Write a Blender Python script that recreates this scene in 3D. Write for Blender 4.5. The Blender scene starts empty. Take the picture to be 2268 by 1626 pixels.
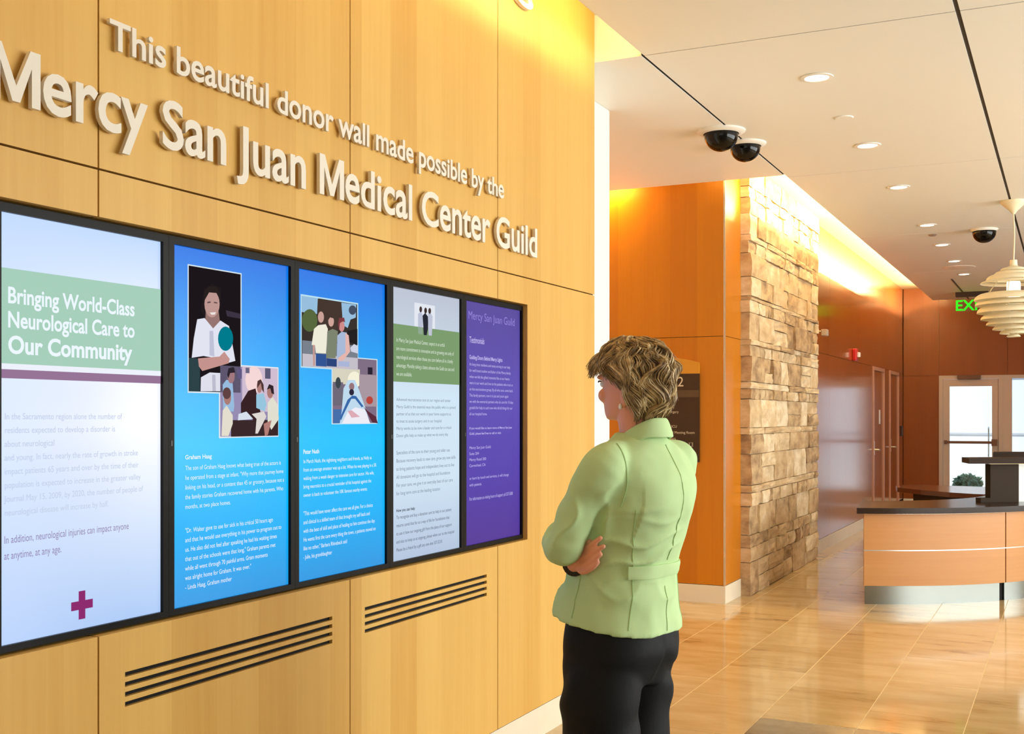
import bpy, bmesh, math, random
from mathutils import Vector, Matrix, noise
from mathutils.bvhtree import BVHTree
random.seed(7)
scene = bpy.context.scene
C = bpy.context.collection
V = Vector
# ------------------------------------------------------------------ camera
A = math.radians(25.7); SA, CA = math.sin(A), math.cos(A)
F = 2568.0; HZ = 922.0; H = 1.46
cam = bpy.data.cameras.new('camera'); co = bpy.data.objects.new('camera', cam); C.objects.link(co)
co.location = (0, 0, H); co.rotation_euler = (math.pi/2, 0, A)
cam.sensor_width = 36; cam.sensor_fit = 'HORIZONTAL'; cam.lens = 36*F/2268
cam.shift_y = (HZ-813)/2268; cam.clip_start = 0.05; cam.clip_end = 200
scene.camera = co
# ------------------------------------------------------------------ world, sun, daylight, exposure
w = bpy.data.worlds.new('sky'); scene.world = w; w.use_nodes = True
bg = w.node_tree.nodes['Background']; bg.inputs[0].default_value = (0.72, 0.86, 1.0, 1); bg.inputs[1].default_value = 1.2
def light(name, kind, loc, rot, energy, color=(1, 1, 1), **k):
    l = bpy.data.lights.new(name, kind); l.energy = energy; l.color = color
    for a, b in k.items(): setattr(l, a, b)
    o = bpy.data.objects.new(name, l); C.objects.link(o); o.location = loc; o.rotation_euler = rot
    return o
light('sun', 'SUN', (0, 0, 20), (math.radians(40), 0, math.radians(-12)), 3.2, (1, .96, .9), angle=.01)
# daylight entering through the glazed street front on the right; added fill behind the camera, where the wall is solid
light('daylight_right', 'AREA', (5.25, 7.2, 1.7), (0, math.radians(90), 0), 530, (.975, 1, .975), shape='RECTANGLE', size=2.6, size_y=9.4)
light('fill_back', 'AREA', (1.6, -4.75, 1.8), (math.radians(90), 0, 0), 36, (.98, 1, .97), shape='RECTANGLE', size=6, size_y=2.6)
vs = scene.view_settings
vs.view_transform = 'Standard'; vs.look = 'None'; vs.gamma = 1; vs.use_curve_mapping = False; vs.exposure = 0.13

# ------------------------------------------------------------------ pixel to place (distance always from the surface touched)
def wx(px, py, X):
    r = (px-1134)/F; d = X/(r*CA-SA); return d*(r*SA+CA), H+(HZ-py)*d/F
def gz(px, py, Z):
    r = (px-1134)/F; d = (H-Z)*F/(py-HZ); l = r*d; return l*CA-d*SA, l*SA+d*CA

# ------------------------------------------------------------------ materials
def lin(c): c /= 255; return c/12.92 if c <= .04045 else ((c+.055)/1.055)**2.4
def S(r, g, b): return (lin(r), lin(g), lin(b), 1)
MC = {}
class NT:
    def __init__(s, name):
        s.m = bpy.data.materials.new(name); s.m.use_nodes = True; s.t = s.m.node_tree
        s.b = s.t.nodes['Principled BSDF']
    def n(s, k, **p):
        o = s.t.nodes.new(k)
        for a, b in p.items(): setattr(o, a, b)
        return o
    def l(s, a, b): s.t.links.new(a, b)
def setin(node, **k):
    for a, b in k.items(): node.inputs[a.replace('_', ' ')].default_value = b
def plain(name, col, rough=.5, metal=0, coat=0, bump=0, bscale=200, spec=.5, var=0):
    if name in MC: return MC[name]
    t = NT(name); b = t.b
    setin(b, Base_Color=col, Roughness=rough, Metallic=metal); b.inputs['Coat Weight'].default_value = coat
    b.inputs['Specular IOR Level'].default_value = spec
    if bump or var:
        g = t.n('ShaderNodeNewGeometry'); no = t.n('ShaderNodeTexNoise'); setin(no, Scale=bscale, Detail=4.0)
        t.l(g.outputs['Position'], no.inputs['Vector'])
        if bump:
            bu = t.n('ShaderNodeBump'); setin(bu, Strength=bump, Distance=.002)
            t.l(no.outputs[0], bu.inputs['Height']); t.l(bu.outputs[0], b.inputs['Normal'])
        if var:
            mx = t.n('ShaderNodeMix', data_type='RGBA'); mx.inputs[6].default_value = col
            mx.inputs[7].default_value = tuple(c*(1-var) for c in col[:3])+(1,)
            n2 = t.n('ShaderNodeTexNoise'); setin(n2, Scale=bscale*.1, Detail=3.0); t.l(g.outputs['Position'], n2.inputs['Vector'])
            t.l(n2.outputs[0], mx.inputs[0]); t.l(mx.outputs[2], b.inputs['Base Color'])
    MC[name] = t.m; return t.m
def emit(name, col, st=1.0):
    if name in MC: return MC[name]
    t = NT(name); setin(t.b, Base_Color=(0, 0, 0, 1), Roughness=.4); t.b.inputs['Specular IOR Level'].default_value = 0
    t.b.inputs['Emission Color'].default_value = col; t.b.inputs['Emission Strength'].default_value = st
    MC[name] = t.m; return t.m
def wood(name, c1, c2, axis, bw, rough=.35, coat=0, grain=(45, 45, 1.6), spec=.5, bandamt=.5):
    t = NT(name); b = t.b
    g = t.n('ShaderNodeNewGeometry'); sp = t.n('ShaderNodeSeparateXYZ'); t.l(g.outputs['Position'], sp.inputs[0])
    dv = t.n('ShaderNodeMath', operation='DIVIDE'); dv.inputs[1].default_value = bw; t.l(sp.outputs[axis], dv.inputs[0])
    fl = t.n('ShaderNodeMath', operation='FLOOR'); t.l(dv.outputs[0], fl.inputs[0])
    wn = t.n('ShaderNodeTexWhiteNoise', noise_dimensions='1D'); t.l(fl.outputs[0], wn.inputs['W'])
    mp = t.n('ShaderNodeVectorMath', operation='MULTIPLY'); mp.inputs[1].default_value = grain
    ad = t.n('ShaderNodeVectorMath', operation='ADD'); t.l(g.outputs['Position'], mp.inputs[0]); t.l(mp.outputs[0], ad.inputs[0]); t.l(wn.outputs['Color'], ad.inputs[1])
    no = t.n('ShaderNodeTexNoise'); setin(no, Scale=1.0, Detail=5.0, Roughness=.62); t.l(ad.outputs[0], no.inputs['Vector'])
    mp2 = t.n('ShaderNodeVectorMath', operation='MULTIPLY'); mp2.inputs[1].default_value = tuple(x*.12 for x in grain); t.l(ad.outputs[0], mp2.inputs[0])
    mp2.inputs[1].default_value = (.14, .14, .25)
    n2 = t.n('ShaderNodeTexNoise'); setin(n2, Scale=1.0, Detail=2.0); t.l(mp2.outputs[0], n2.inputs['Vector'])
    a1 = t.n('ShaderNodeMath', operation='MULTIPLY_ADD'); a1.inputs[1].default_value = bandamt; t.l(wn.outputs['Value'], a1.inputs[0])
    a2 = t.n('ShaderNodeMath', operation='MULTIPLY_ADD'); a2.inputs[1].default_value = .55; a2.inputs[2].default_value = -.28; t.l(no.outputs[0], a2.inputs[0]); t.l(a2.outputs[0], a1.inputs[2])
    a3 = t.n('ShaderNodeMath', operation='MULTIPLY_ADD'); a3.inputs[1].default_value = .5; t.l(n2.outputs[0], a3.inputs[0]); t.l(a1.outputs[0], a3.inputs[2])
    mx = t.n('ShaderNodeMix', data_type='RGBA'); mx.clamp_factor = True; mx.inputs[6].default_value = c1; mx.inputs[7].default_value = c2
    t.l(a3.outputs[0], mx.inputs[0]); t.l(mx.outputs[2], b.inputs['Base Color'])
    setin(b, Roughness=rough); b.inputs['Coat Weight'].default_value = coat; b.inputs['Coat Roughness'].default_value = .12; b.inputs['Specular IOR Level'].default_value = spec
    bu = t.n('ShaderNodeBump'); setin(bu, Strength=.08, Distance=.001); t.l(no.outputs[0], bu.inputs['Height']); t.l(bu.outputs[0], b.inputs['Normal'])
    return t.m
M_don = wood('maple_veneer', S(223, 181, 101), S(198, 146, 66), 1, .185, .45, spec=.3, bandamt=.42)
M_sign = wood('warm_lit_veneer', S(206, 128, 12), S(184, 104, 6), 0, .22, .3)  # same wood as the donor wall, warm cove light put into the colour
M_far = wood('dim_lit_veneer', S(164, 88, 10), S(134, 66, 6), 1, .3, .17, coat=.45)  # same wood again, redder and darker to stand in for dim warm light
M_end = wood('dim_end_veneer', S(146, 74, 7), S(126, 60, 4), 0, .3, .3)  # same wood, darkest tone carries the dim light of the far end
M_desk = wood('desk_veneer', S(194, 140, 84), S(172, 114, 60), 2, 5.0, .4, grain=(2, 2, 60), bandamt=.2)
M_white = plain('white_paint', S(240, 236, 226), .6, bump=.04)
M_ceil = plain('ceiling_paint', S(244, 245, 238), .5, bump=.02)
M_base = plain('travertine_base', S(236, 224, 200), .35, var=.12, bscale=60)
M_black = plain('black_plastic', S(10, 9, 9), .4, spec=.15)
M_dark = plain('dark_void', S(8, 7, 6), .9)
M_chrome = plain('brushed_metal', S(205, 205, 200), .28, 1)
M_frame = plain('aluminium_frame', S(196, 176, 160), .4, .3)
M_groove = plain('joint_shadow', S(70, 44, 18), .9)
def stone_mat(name, cols, scale, rough, obj_rand=.5, bump=.4):
    t = NT(name); b = t.b
    g = t.n('ShaderNodeNewGeometry'); oi = t.n('ShaderNodeObjectInfo')
    mp = t.n('ShaderNodeVectorMath', operation='MULTIPLY'); mp.inputs[1].default_value = scale; t.l(g.outputs['Position'], mp.inputs[0])
    ad = t.n('ShaderNodeVectorMath', operation='MULTIPLY_ADD'); t.l(oi.outputs['Random'], ad.inputs[0]); ad.inputs[1].default_value = (37, 53, 91); t.l(mp.outputs[0], ad.inputs[2])
    no = t.n('ShaderNodeTexNoise'); setin(no, Scale=1.0, Detail=7.0, Roughness=.62); t.l(ad.outputs[0], no.inputs['Vector'])
    a = t.n('ShaderNodeMath', operation='MULTIPLY_ADD'); a.inputs[1].default_value = obj_rand; a.inputs[2].default_value = -obj_rand/2; t.l(oi.outputs['Random'], a.inputs[0])
    s = t.n('ShaderNodeMath', operation='ADD'); t.l(a.outputs[0], s.inputs[0]); t.l(no.outputs[0], s.inputs[1])
    cr = t.n('ShaderNodeValToRGB'); e = cr.color_ramp.elements
    while len(e) < len(cols): e.new(.5)
    for i, (p, c) in enumerate(cols): e[i].position = p; e[i].color = c
    t.l(s.outputs[0], cr.inputs[0]); t.l(cr.outputs[0], b.inputs['Base Color']); setin(b, Roughness=rough)
    if bump:
        n3 = t.n('ShaderNodeTexNoise'); setin(n3, Scale=28.0, Detail=6.0); t.l(g.outputs['Position'], n3.inputs['Vector'])
        bu = t.n('ShaderNodeBump'); setin(bu, Strength=bump, Distance=.006); t.l(n3.outputs[0], bu.inputs['Height']); t.l(bu.outputs[0], b.inputs['Normal'])
    return t.m
M_stone = stone_mat('ledge_stone', [(.2, S(140, 110, 78)), (.4, S(186, 154, 112)), (.6, S(208, 180, 138)), (.8, S(232, 212, 178))], (5, 5, 9), .8, .42, .3)
M_tile = stone_mat('limestone_tile', [(.2, S(138, 104, 62)), (.34, S(184, 151, 99)), (.55, S(197, 167, 117)), (.8, S(208, 182, 136))], (2.2, 7, 1), .09, .22, 0)
M_darktile = stone_mat('dark_stone_tile', [(.2, S(96, 84, 66)), (.8, S(150, 134, 108))], (5, 5, 5), .2, .2, 0)
M_grout = plain('pale_grout', S(238, 214, 166), .6)
M_counter = plain('dark_stone_top', S(52, 38, 30), .22, spec=.25, var=.4, bscale=500)

# ------------------------------------------------------------------ mesh helpers
def link(name, me, mat=None, parent=None):
    o = bpy.data.objects.new(name, me); C.objects.link(o)
    if mat is not None:
        for m in (mat if isinstance(mat, (list, tuple)) else [mat]): me.materials.append(m)
    if parent is not None: o.parent = parent
    return o
def mobj(name, bm, mat=None, parent=None, smooth=False):
    me = bpy.data.meshes.new(name); bmesh.ops.recalc_face_normals(bm, faces=bm.faces[:]); bm.to_mesh(me); bm.free()
    if smooth: me.shade_smooth() if hasattr(me, 'shade_smooth') else None
    return link(name, me, mat, parent)
def tag(o, label=None, cat=None, group=None, kind=None):
    if label: o['label'] = label
    if cat: o['category'] = cat
    if group: o['group'] = group
    if kind: o['kind'] = kind
    return o
def thing(name, label, cat, loc=(0, 0, 0), rz=0, group=None):
    o = bpy.data.objects.new(name, None); C.objects.link(o); o.location = loc; o.rotation_euler = (0, 0, rz); o.empty_display_size = .1
    return tag(o, label, cat, group)
def box(bm, x0, x1, y0, y1, z0, z1, bev=0):
    vs_ = [bm.verts.new((x, y, z)) for x in (x0, x1) for y in (y0, y1) for z in (z0, z1)]
    fs = [bm.faces.new([vs_[i] for i in f]) for f in ((0, 1, 3, 2), (4, 6, 7, 5), (0, 4, 5, 1), (2, 3, 7, 6), (0, 2, 6, 4), (1, 5, 7, 3))]
    if bev:
        es = {e for f in fs for e in f.edges}
        bmesh.ops.bevel(bm, geom=list(es), offset=bev, segments=2, affect='EDGES', profile=.5)
    return bm
def bx(name, a, mat, parent=None, bev=0):
    return mobj(name, box(bmesh.new(), *a, bev=bev), mat, parent)
def lathe(bm, prof, n=32, c=(0, 0, 0), closed=False):
    rings = []
    for r, z in prof:
        if r < 1e-5: rings.append([bm.verts.new((c[0], c[1], c[2]+z))])
        else: rings.append([bm.verts.new((c[0]+r*math.cos(2*math.pi*i/n), c[1]+r*math.sin(2*math.pi*i/n), c[2]+z)) for i in range(n)])
    pairs = list(zip(rings, rings[1:])) + ([(rings[-1], rings[0])] if closed else [])
    for a, b in pairs:
        for i in range(n):
            j = (i+1) % n
            if len(a) == 1 and len(b) == 1: continue
            if len(a) == 1: bm.faces.new((a[0], b[i], b[j]))
            elif len(b) == 1: bm.faces.new((a[i], b[0], a[j]))
            else: bm.faces.new((a[i], b[i], b[j], a[j]))
    return bm
def catmull(pts, k):
    out = []; n = len(pts)
    for i in range(n-1):
        p0, p1, p2, p3 = pts[max(i-1, 0)], pts[i], pts[i+1], pts[min(i+2, n-1)]
        for j in range(k):
            t = j/k
            out.append([.5*(2*b+(c-a)*t+(2*a-5*b+4*c-d)*t*t+(3*b-a-3*c+d)*t**3) for a, b, c, d in zip(p0, p1, p2, p3)])
    out.append(list(pts[-1])); return out
def tube(bm, pts, rad, n=12, k=4, cap=True, flat=1.0):
    """tapered tube through pts; rad one per point"""
    data = catmull([list(p)+[r] for p, r in zip(pts, rad)], k) if k > 1 else [list(p)+[r] for p, r in zip(pts, rad)]
    P = [V(d[:3]) for d in data]; R = [max(d[3], .0004) for d in data]
    if cap:
        t0 = (P[0]-P[1]).normalized(); t1 = (P[-1]-P[-2]).normalized()
        pre = [(P[0]+t0*R[0]*math.sin(a), R[0]*math.cos(a)) for a in (1.35, .9, .45)]
        post = [(P[-1]+t1*R[-1]*math.sin(a), R[-1]*math.cos(a)) for a in (.45, .9, 1.35)]
        P = [p for p, _ in pre]+P+[p for p, _ in post]; R = [r for _, r in pre]+R+[r for _, r in post]
    up = V((0, 0, 1)); rings = []; prev = None
    for i, p in enumerate(P):
        t = (P[min(i+1, len(P)-1)]-P[max(i-1, 0)]).normalized()
        s = t.cross(up) if prev is None else prev-t*prev.dot(t)
        if s.length < 1e-4: s = t.cross(V((1, 0, 0)))
        s.normalize(); prev = s; q = t.cross(s)
        rings.append([bm.verts.new(p+(s*math.cos(2*math.pi*j/n)+q*math.sin(2*math.pi*j/n)*flat)*R[i]) for j in range(n)])
    for a, b in zip(rings, rings[1:]):
        for j in range(n): bm.faces.new((a[j], a[(j+1) % n], b[(j+1) % n], b[j]))
    bm.faces.new(rings[0][::-1]); bm.faces.new(rings[-1])
    return bm
def ellipsoid(bm, c, r, n=16, rot=None):
    m = Matrix.Translation(c) @ (rot.to_4x4() if rot else Matrix()) @ Matrix.Diagonal((*r, 1))
    bmesh.ops.create_uvsphere(bm, u_segments=n, v_segments=max(6, n*2//3), radius=1, matrix=m); return bm
def prism(bm, poly, z0, z1):
    a = [bm.verts.new((x, y, z0)) for x, y in poly]; b = [bm.verts.new((x, y, z1)) for x, y in poly]
    n = len(poly); bm.faces.new(a[::-1]); bm.faces.new(b)
    for i in range(n): bm.faces.new((a[i], a[(i+1) % n], b[(i+1) % n], b[i]))
    return bm
def smooth_all(o, ang=None):
    for p in o.data.polygons: p.use_smooth = True
    if ang:
        try: o.data.set_sharp_from_angle(angle=math.radians(ang))
        except Exception: pass
    return o

# wall-plane frame: local x -> +Y, local y -> +Z, local z -> +X (faces +X)
WX = Matrix(((0, 0, 1), (1, 0, 0), (0, 1, 0)))
# frame for faces looking to -Y: local x -> +X, local y -> +Z, local z -> -Y
WY = Matrix(((1, 0, 0), (0, 0, -1), (0, 1, 0)))
def text_mesh(body, ext=0, off=0, spacing=1.0, line=1.0):
    cu = bpy.data.curves.new('t', 'FONT'); cu.body = body; cu.size = 1; cu.extrude = ext; cu.offset = off; cu.space_line = line; cu.resolution_u = 4
    o = bpy.data.objects.new('t', cu); C.objects.link(o)
    bpy.context.view_layer.update()
    dg = bpy.context.evaluated_depsgraph_get()
    me = bpy.data.meshes.new_from_object(o.evaluated_get(dg)); bpy.data.objects.remove(o); bpy.data.curves.remove(cu)
    return me
def bbox(me):
    xs = [v.co.x for v in me.vertices]; ys = [v.co.y for v in me.vertices]
    return min(xs), max(xs), min(ys), max(ys)

# ================================================================== STRUCTURE
XW = -2.17          # donor wall face
ZC = 3.26           # ceiling
# ---- floor: joint bed + individual tiles
fl = tag(bx('floor', (-6, 5.6, -5.2, 19.6, -.12, -.0012), M_grout), kind='structure')
tw, tl = .455, .725
me_t = bpy.data.meshes.new('floor_tile'); b = box(bmesh.new(), .002, tw-.002, .002, tl-.002, -.01, 0); b.to_mesh(me_t); b.free(); me_t.materials.append(M_tile)
rest = bmesh.new(); dk = bmesh.new()
for i in range(-11, 14):
    x = -.4425+i*tw
    if x < -6 or x+tw > 5.6: continue
    for j in range(-15, 20):
        y = 5.585+j*tl + (tl/2 if i % 2 else 0)
        if y+tl < -5 or y > 19.5: continue
        if x > -1.5 and y < 5.57:
            if y+tl > 5.6:
                bx('floor_tile', (x+.002, x+tw-.002, 5.583, y+tl-.002, -.01, 0), M_tile, fl)
            continue
        if -2.5 < x < 1.0 and 3.4 < y:
            o = bpy.data.objects.new('floor_tile', me_t); C.objects.link(o); o.location = (x, y, 0); o.parent = fl
        else: box(rest, x+.002, x+tw-.002, y+.002, min(y+tl-.002, 19.55), -.01, 0)
tag(mobj('floor_tile_field', rest, M_tile, fl), kind='stuff')
# dark stone inlay in front of the entrance; tiles shared mesh
me_d = bpy.data.meshes.new('dark_tile'); b = box(bmesh.new(), .002, tw-.002, .002, .298, -.01, .0005); b.to_mesh(me_d); b.free(); me_d.materials.append(M_darktile)
inl = bmesh.new()
for i in range(-2, 12):
    x = -.4425+i*tw
    for j in range(36):
        y = 5.28-j*.3
        if y < -5: break
        if i < 4 and j < 6:
            o = bpy.data.objects.new('dark_tile', me_d); C.objects.link(o); o.location = (x, y, 0); o.parent = fl
        else: box(inl, x+.002, x+tw-.002, y+.002, y+.298, -.01, .0005)
tag(mobj('dark_tile_field', inl, M_darktile, fl), kind='stuff')

# ---- donor wall with separate veneer panels
wl = tag(bx('wall_left', (-2.42, -2.33, -5, 5.455, 0, 3.5), M_groove), kind='structure')
def holed_panel(name, y0, y1, z0, z1, holes, X, depth, mat, parent, th=.02):
    """panel in the YZ plane facing +X with rectangular cut-outs (y0,y1,z0,z1)"""
    bm = bmesh.new()
    hs = [(max(a, y0), min(b, y1), max(c, z0), min(d, z1)) for a, b, c, d in holes if a < y1 and b > y0 and c < z1 and d > z0]
    ys = sorted({y0, y1, *[h[0] for h in hs], *[h[1] for h in hs]}); zs = sorted({z0, z1, *[h[2] for h in hs], *[h[3] for h in hs]})
    def inh(y, z): return any(h[0] < y < h[1] and h[2] < z < h[3] for h in hs)
    for ya, yb in zip(ys, ys[1:]):
        for za, zb in zip(zs, zs[1:]):
            if not inh((ya+yb)/2, (za+zb)/2):
                bm.faces.new([bm.verts.new((X, y, z)) for y, z in ((ya, za), (yb, za), (yb, zb), (ya, zb))])
    def side(a, b_, dd):
        bm.faces.new([bm.verts.new(p) for p in ((X, *a), (X, *b_), (X-dd, *b_), (X-dd, *a))])
    for h in hs:
        if h[0] > y0: side((h[0], h[2]), (h[0], h[3]), depth)
        if h[1] < y1: side((h[1], h[2]), (h[1], h[3]), depth)
        side((h[0], h[2]), (h[1], h[2]), depth); side((h[0], h[3]), (h[1], h[3]), depth)
    side((y0, z0), (y1, z0), th); side((y0, z1), (y1, z1), th)
    for ye in (y0, y1):
        for za, zb in zip(zs, zs[1:]):
            if not any(h[0]-1e-6 <= ye <= h[1]+1e-6 and h[2] < (za+zb)/2 < h[3] for h in hs): side((ye, za), (ye, zb), th)
    bmesh.ops.remove_doubles(bm, verts=bm.verts[:], dist=1e-5)
    return mobj(name, bm, mat, parent)
SCR = (1.83, 4.667, .913, 1.955)
holes = [SCR]
slots = []
for (ya, yb) in ((2.235, 3.156), (3.35, 4.268)):
    for k in range(4):
        zc = .801-k*.0253; slots.append((ya, yb, zc-.0062, zc+.0062))
GAP = .0028
ys = [-5, -3.4, -2.29, -1.18, -.07, 1.035, 2.145, 3.26, 4.37, 5.475]
for ya, yb in zip(ys, ys[1:]):
    for za, zb in ((.14, 2.073), (2.073, 3.5)):
        holed_panel('wood_panel', ya+GAP, yb-GAP, za+GAP, zb-GAP, holes+slots, XW, .09, M_don, wl)
for s in slots: bx('grille_slot', (XW-.06, XW-.012, s[0]-.002, s[1]+.002, s[2]-.002, s[3]+.002), M_dark, wl)
bx('end_trim', (-2.42, XW-.003, 5.458, 5.4725, .0, 3.5), M_white, wl)
tag(bx('baseboard_left', (-2.33, XW-.004, -5, 5.475, 0, .138), M_base), kind='structure')

# ---- white pier behind the donor wall, corridor, sign wall
tag(bx('wall_pier', (-5.8, -2.44, 5.476, 6.40, 0, ZC), M_white, bev=.01), kind='structure')
XS = -2.417; YS = 8.84
wsn = tag(bx('wall_sign', (-6, XS-.02, YS+.02, 9.4, 0, 3.5), M_groove), kind='structure')
zj = 1.46+ (922-745)*9.05/F
for (xa, xb) in ((-6, -5.03), (-5.03, -3.72), (-3.72, XS-.008)):
    for za, zb in ((.14, zj), (zj, 3.5)):
        bx('wood_panel', (xa+.002, xb-.002, YS, YS+.018, za+.002, zb-.002), M_sign, wsn)
for za, zb in ((.14, zj), (zj, 3.5)):
    bx('wood_panel', (XS-.018, XS, YS+.012, 9.33, za+.002, zb-.002), M_sign, wsn)
bx('corner_trim', (XS-.012, XS+.002, YS-.002, YS+.012, .14, 3.5), plain('steel_trim', S(216, 196, 168), .25, .6), wsn)
tag(bx('baseboard_sign', (-6, XS+.004, YS-.006, 9.33, 0, .138), M_base), kind='structure')
tag(bx('wall_corridor', (-6.1, -5.9, 6.4, YS, 0, ZC), M_white), kind='structure')

# ---- stone wall, stone by stone
XST = -2.334; Y0, Y1 = 9.31, 12.12
wst = tag(bx('wall_stone', (-3.0, XST-.03, Y0+.03, Y1-.02, 0, 3.5), plain('stone_mortar', S(196, 166, 124), .9)), kind='structure')
def stone(y0, y1, z0, z1, out, corner, endc):
    bm = bmesh.new()
    X1 = XST+out; n = 3
    g = [[None]*(n+1) for _ in range(n+1)]
    for i in range(n+1):
        for j in range(n+1):
            y = y0+(y1-y0)*i/n; z = z0+(z1-z0)*j/n
            ed = (i in (0, n)) + (j in (0, n))
            jx = random.uniform(-.006, .006) - (.003 if ed else 0) - (.002 if ed == 2 else 0)
            jy = random.uniform(-.004, .004)
            g[i][j] = bm.verts.new((X1+jx, y+jy, z+random.uniform(-.003, .003)))
    back = XS-.03
    for i in range(n):
        for j in range(n): bm.faces.new((g[i][j], g[i+1][j], g[i+1][j+1], g[i][j+1]))
    ring = [g[i][0] for i in range(n+1)]+[g[n][j] for j in range(1, n+1)]+[g[i][n] for i in range(n-1, -1, -1)]+[g[0][j] for j in range(n-1, 0, -1)]
    rb = [bm.verts.new((back, v.co.y, v.co.z)) for v in ring]
    m = len(ring)
    for i in range(m): bm.faces.new((ring[i], ring[(i+1) % m], rb[(i+1) % m], rb[i]))
    return mobj('stone', bm, M_stone, wst)
hts = [.27, .12, .10, .235, .11, .06, .255, .16, .055, .235, .085, .055, .21, .09, .045, .22, .10, .035, .16, .19, .10, .05, .17, .13, .09, .20]
z = 0.0; k = 0
while z < 3.48:
    h = hts[k % len(hts)]; h = min(h, 3.5-z)
    if h < .03: break
    y = Y0+random.uniform(-.012, .015); thin = h < .07
    first = True
    while y < Y1-.02:
        wdt = random.uniform(.35, .8) if thin else (random.uniform(.14, .34) if h < .15 else random.uniform(.2, .62))
        ye = y+wdt
        if ye > Y1-.12: ye = Y1+random.uniform(-.02, .02)
        out = random.uniform(-.012, .012)+(.012 if thin and k % 3 == 0 else 0)
        if not thin and h > .2 and random.random() < .3 and not first:
            zm = z+h*random.uniform(.4, .6)
            stone(y+.003, ye-.003, z+.003, zm-.003, out, 0, 0); stone(y+.003, ye-.003, zm+.003, z+h-.003, random.uniform(-.012, .012), 0, 0)
        else: stone(y+.003, ye-.003, z+.003, z+h-.003, out, 0, 0)
        y = ye; first = False
    z += h; k += 1

# ---- far left wall with veneer panels and two doors
YE = 19.5
wf = tag(bx('wall_far_left', (-2.62, XS-.02, Y1-.02, YE, 0, 3.5), M_groove), kind='structure')
DOORS = ((16.40, 17.33), (18.02, 18.90)); DT = 2.09
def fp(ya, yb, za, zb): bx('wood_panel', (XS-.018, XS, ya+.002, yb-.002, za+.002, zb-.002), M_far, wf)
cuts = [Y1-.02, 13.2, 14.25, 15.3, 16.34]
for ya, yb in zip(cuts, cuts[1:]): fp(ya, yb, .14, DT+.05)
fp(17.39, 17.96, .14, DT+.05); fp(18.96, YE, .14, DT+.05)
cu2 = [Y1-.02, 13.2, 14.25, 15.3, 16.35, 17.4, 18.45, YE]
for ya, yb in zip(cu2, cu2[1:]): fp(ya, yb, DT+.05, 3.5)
tag(bx('baseboard_far_left', (XS-.02, XS+.006, Y1+.02, 16.33, 0, .138), M_base), kind='structure')
for n_, (ya, yb) in enumerate(DOORS):
    bm = bmesh.new(); box(bm, XS-.02, XS+.012, ya-.055, ya, 0, DT+.05); box(bm, XS-.02, XS+.012, yb, yb+.055, 0, DT+.05); box(bm, XS-.02, XS+.012, ya, yb, DT, DT+.05)
    d = tag(mobj('door_%d' % (n_+1), bm, plain('door_frame_mauve', S(188, 140, 116), .3)), kind='structure')
    bx('door_leaf', (XS-.02, XS-.006, ya+.012, yb-.006, .01, DT-.006), M_far, d)
    bx('edge_gap', (XS-.02, XS-.010, ya, ya+.012, 0, DT), M_dark, d)
    hd = bx('escutcheon', (XS-.006, XS+.004, ya+.04, ya+.10, .93, 1.12), M_chrome, d)
    bm = bmesh.new(); tube(bm, [(XS, ya+.07, 1.0), (XS+.055, ya+.07, 1.0), (XS+.06, ya+.09, 1.0), (XS+.058, ya+.2, .995)], [.012, .011, .011, .009], 8, 3)
    smooth_all(mobj('door_handle', bm, M_chrome, d), 50)
    if n_ == 0: bx('door_plate', (XS-.006, XS-.002, ya+.55, ya+.66, 1.35, 1.55), plain('plate_white', S(220, 210, 200), .4), d)

# ---- end wall with glazed exit door and window
DX0, DX1, DH = -1.87, -.94, 2.10; WX0, WX1 = -.87, 3.2
bm = bmesh.new(); box(bm, -2.6, DX0, YE+.02, YE+.18, 0, 3.5); box(bm, DX0, WX1, YE+.02, YE+.18, DH, 3.5); box(bm, WX1, 5.6, YE+.02, YE+.18, 0, 3.5)
we = tag(mobj('wall_end', bm, M_groove), kind='structure')
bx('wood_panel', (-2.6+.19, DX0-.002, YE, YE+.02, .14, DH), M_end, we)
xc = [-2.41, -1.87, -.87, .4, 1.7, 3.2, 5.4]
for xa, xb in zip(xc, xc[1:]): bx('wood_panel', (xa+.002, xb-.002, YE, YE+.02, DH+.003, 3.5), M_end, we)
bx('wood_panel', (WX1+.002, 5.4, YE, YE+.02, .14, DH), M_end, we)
tag(bx('baseboard_end', (-2.41, DX0-.005, YE-.006, YE+.02, 0, .138), M_base), kind='structure')
glass = NT('clear_glass')
for nd in list(glass.t.nodes): glass.t.nodes.remove(nd)
go = glass.n('ShaderNodeOutputMaterial'); gm = glass.n('ShaderNodeMixShader'); gt = glass.n('ShaderNodeBsdfTransparent'); gg = glass.n('ShaderNodeBsdfGlossy'); gf = glass.n('ShaderNodeFresnel')
gt.inputs[0].default_value = (.95, .98, .98, 1); gg.inputs['Roughness'].default_value = .02; gf.inputs[0].default_value = 1.45
glass.l(gf.outputs[0], gm.inputs[0]); glass.l(gt.outputs[0], gm.inputs[1]); glass.l(gg.outputs[0], gm.inputs[2]); glass.l(gm.outputs[0], go.inputs[0])
M_glass = glass.m
fw = .055
bm = bmesh.new(); box(bm, DX0, DX0+fw, YE-.03, YE+.1, 0, DH); box(bm, DX1-fw, DX1, YE-.03, YE+.1, 0, DH); box(bm, DX0+fw, DX1-fw, YE-.03, YE+.1, DH-fw, DH)
d3 = tag(mobj('door_3', bm, M_frame), kind='structure')
a, bb = DX0+fw+.004, DX1-fw-.004
bm = bmesh.new(); box(bm, a, a+.095, YE, YE+.045, .01, DH-fw-.005); box(bm, bb-.095, bb, YE, YE+.045, .01, DH-fw-.005)
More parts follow.
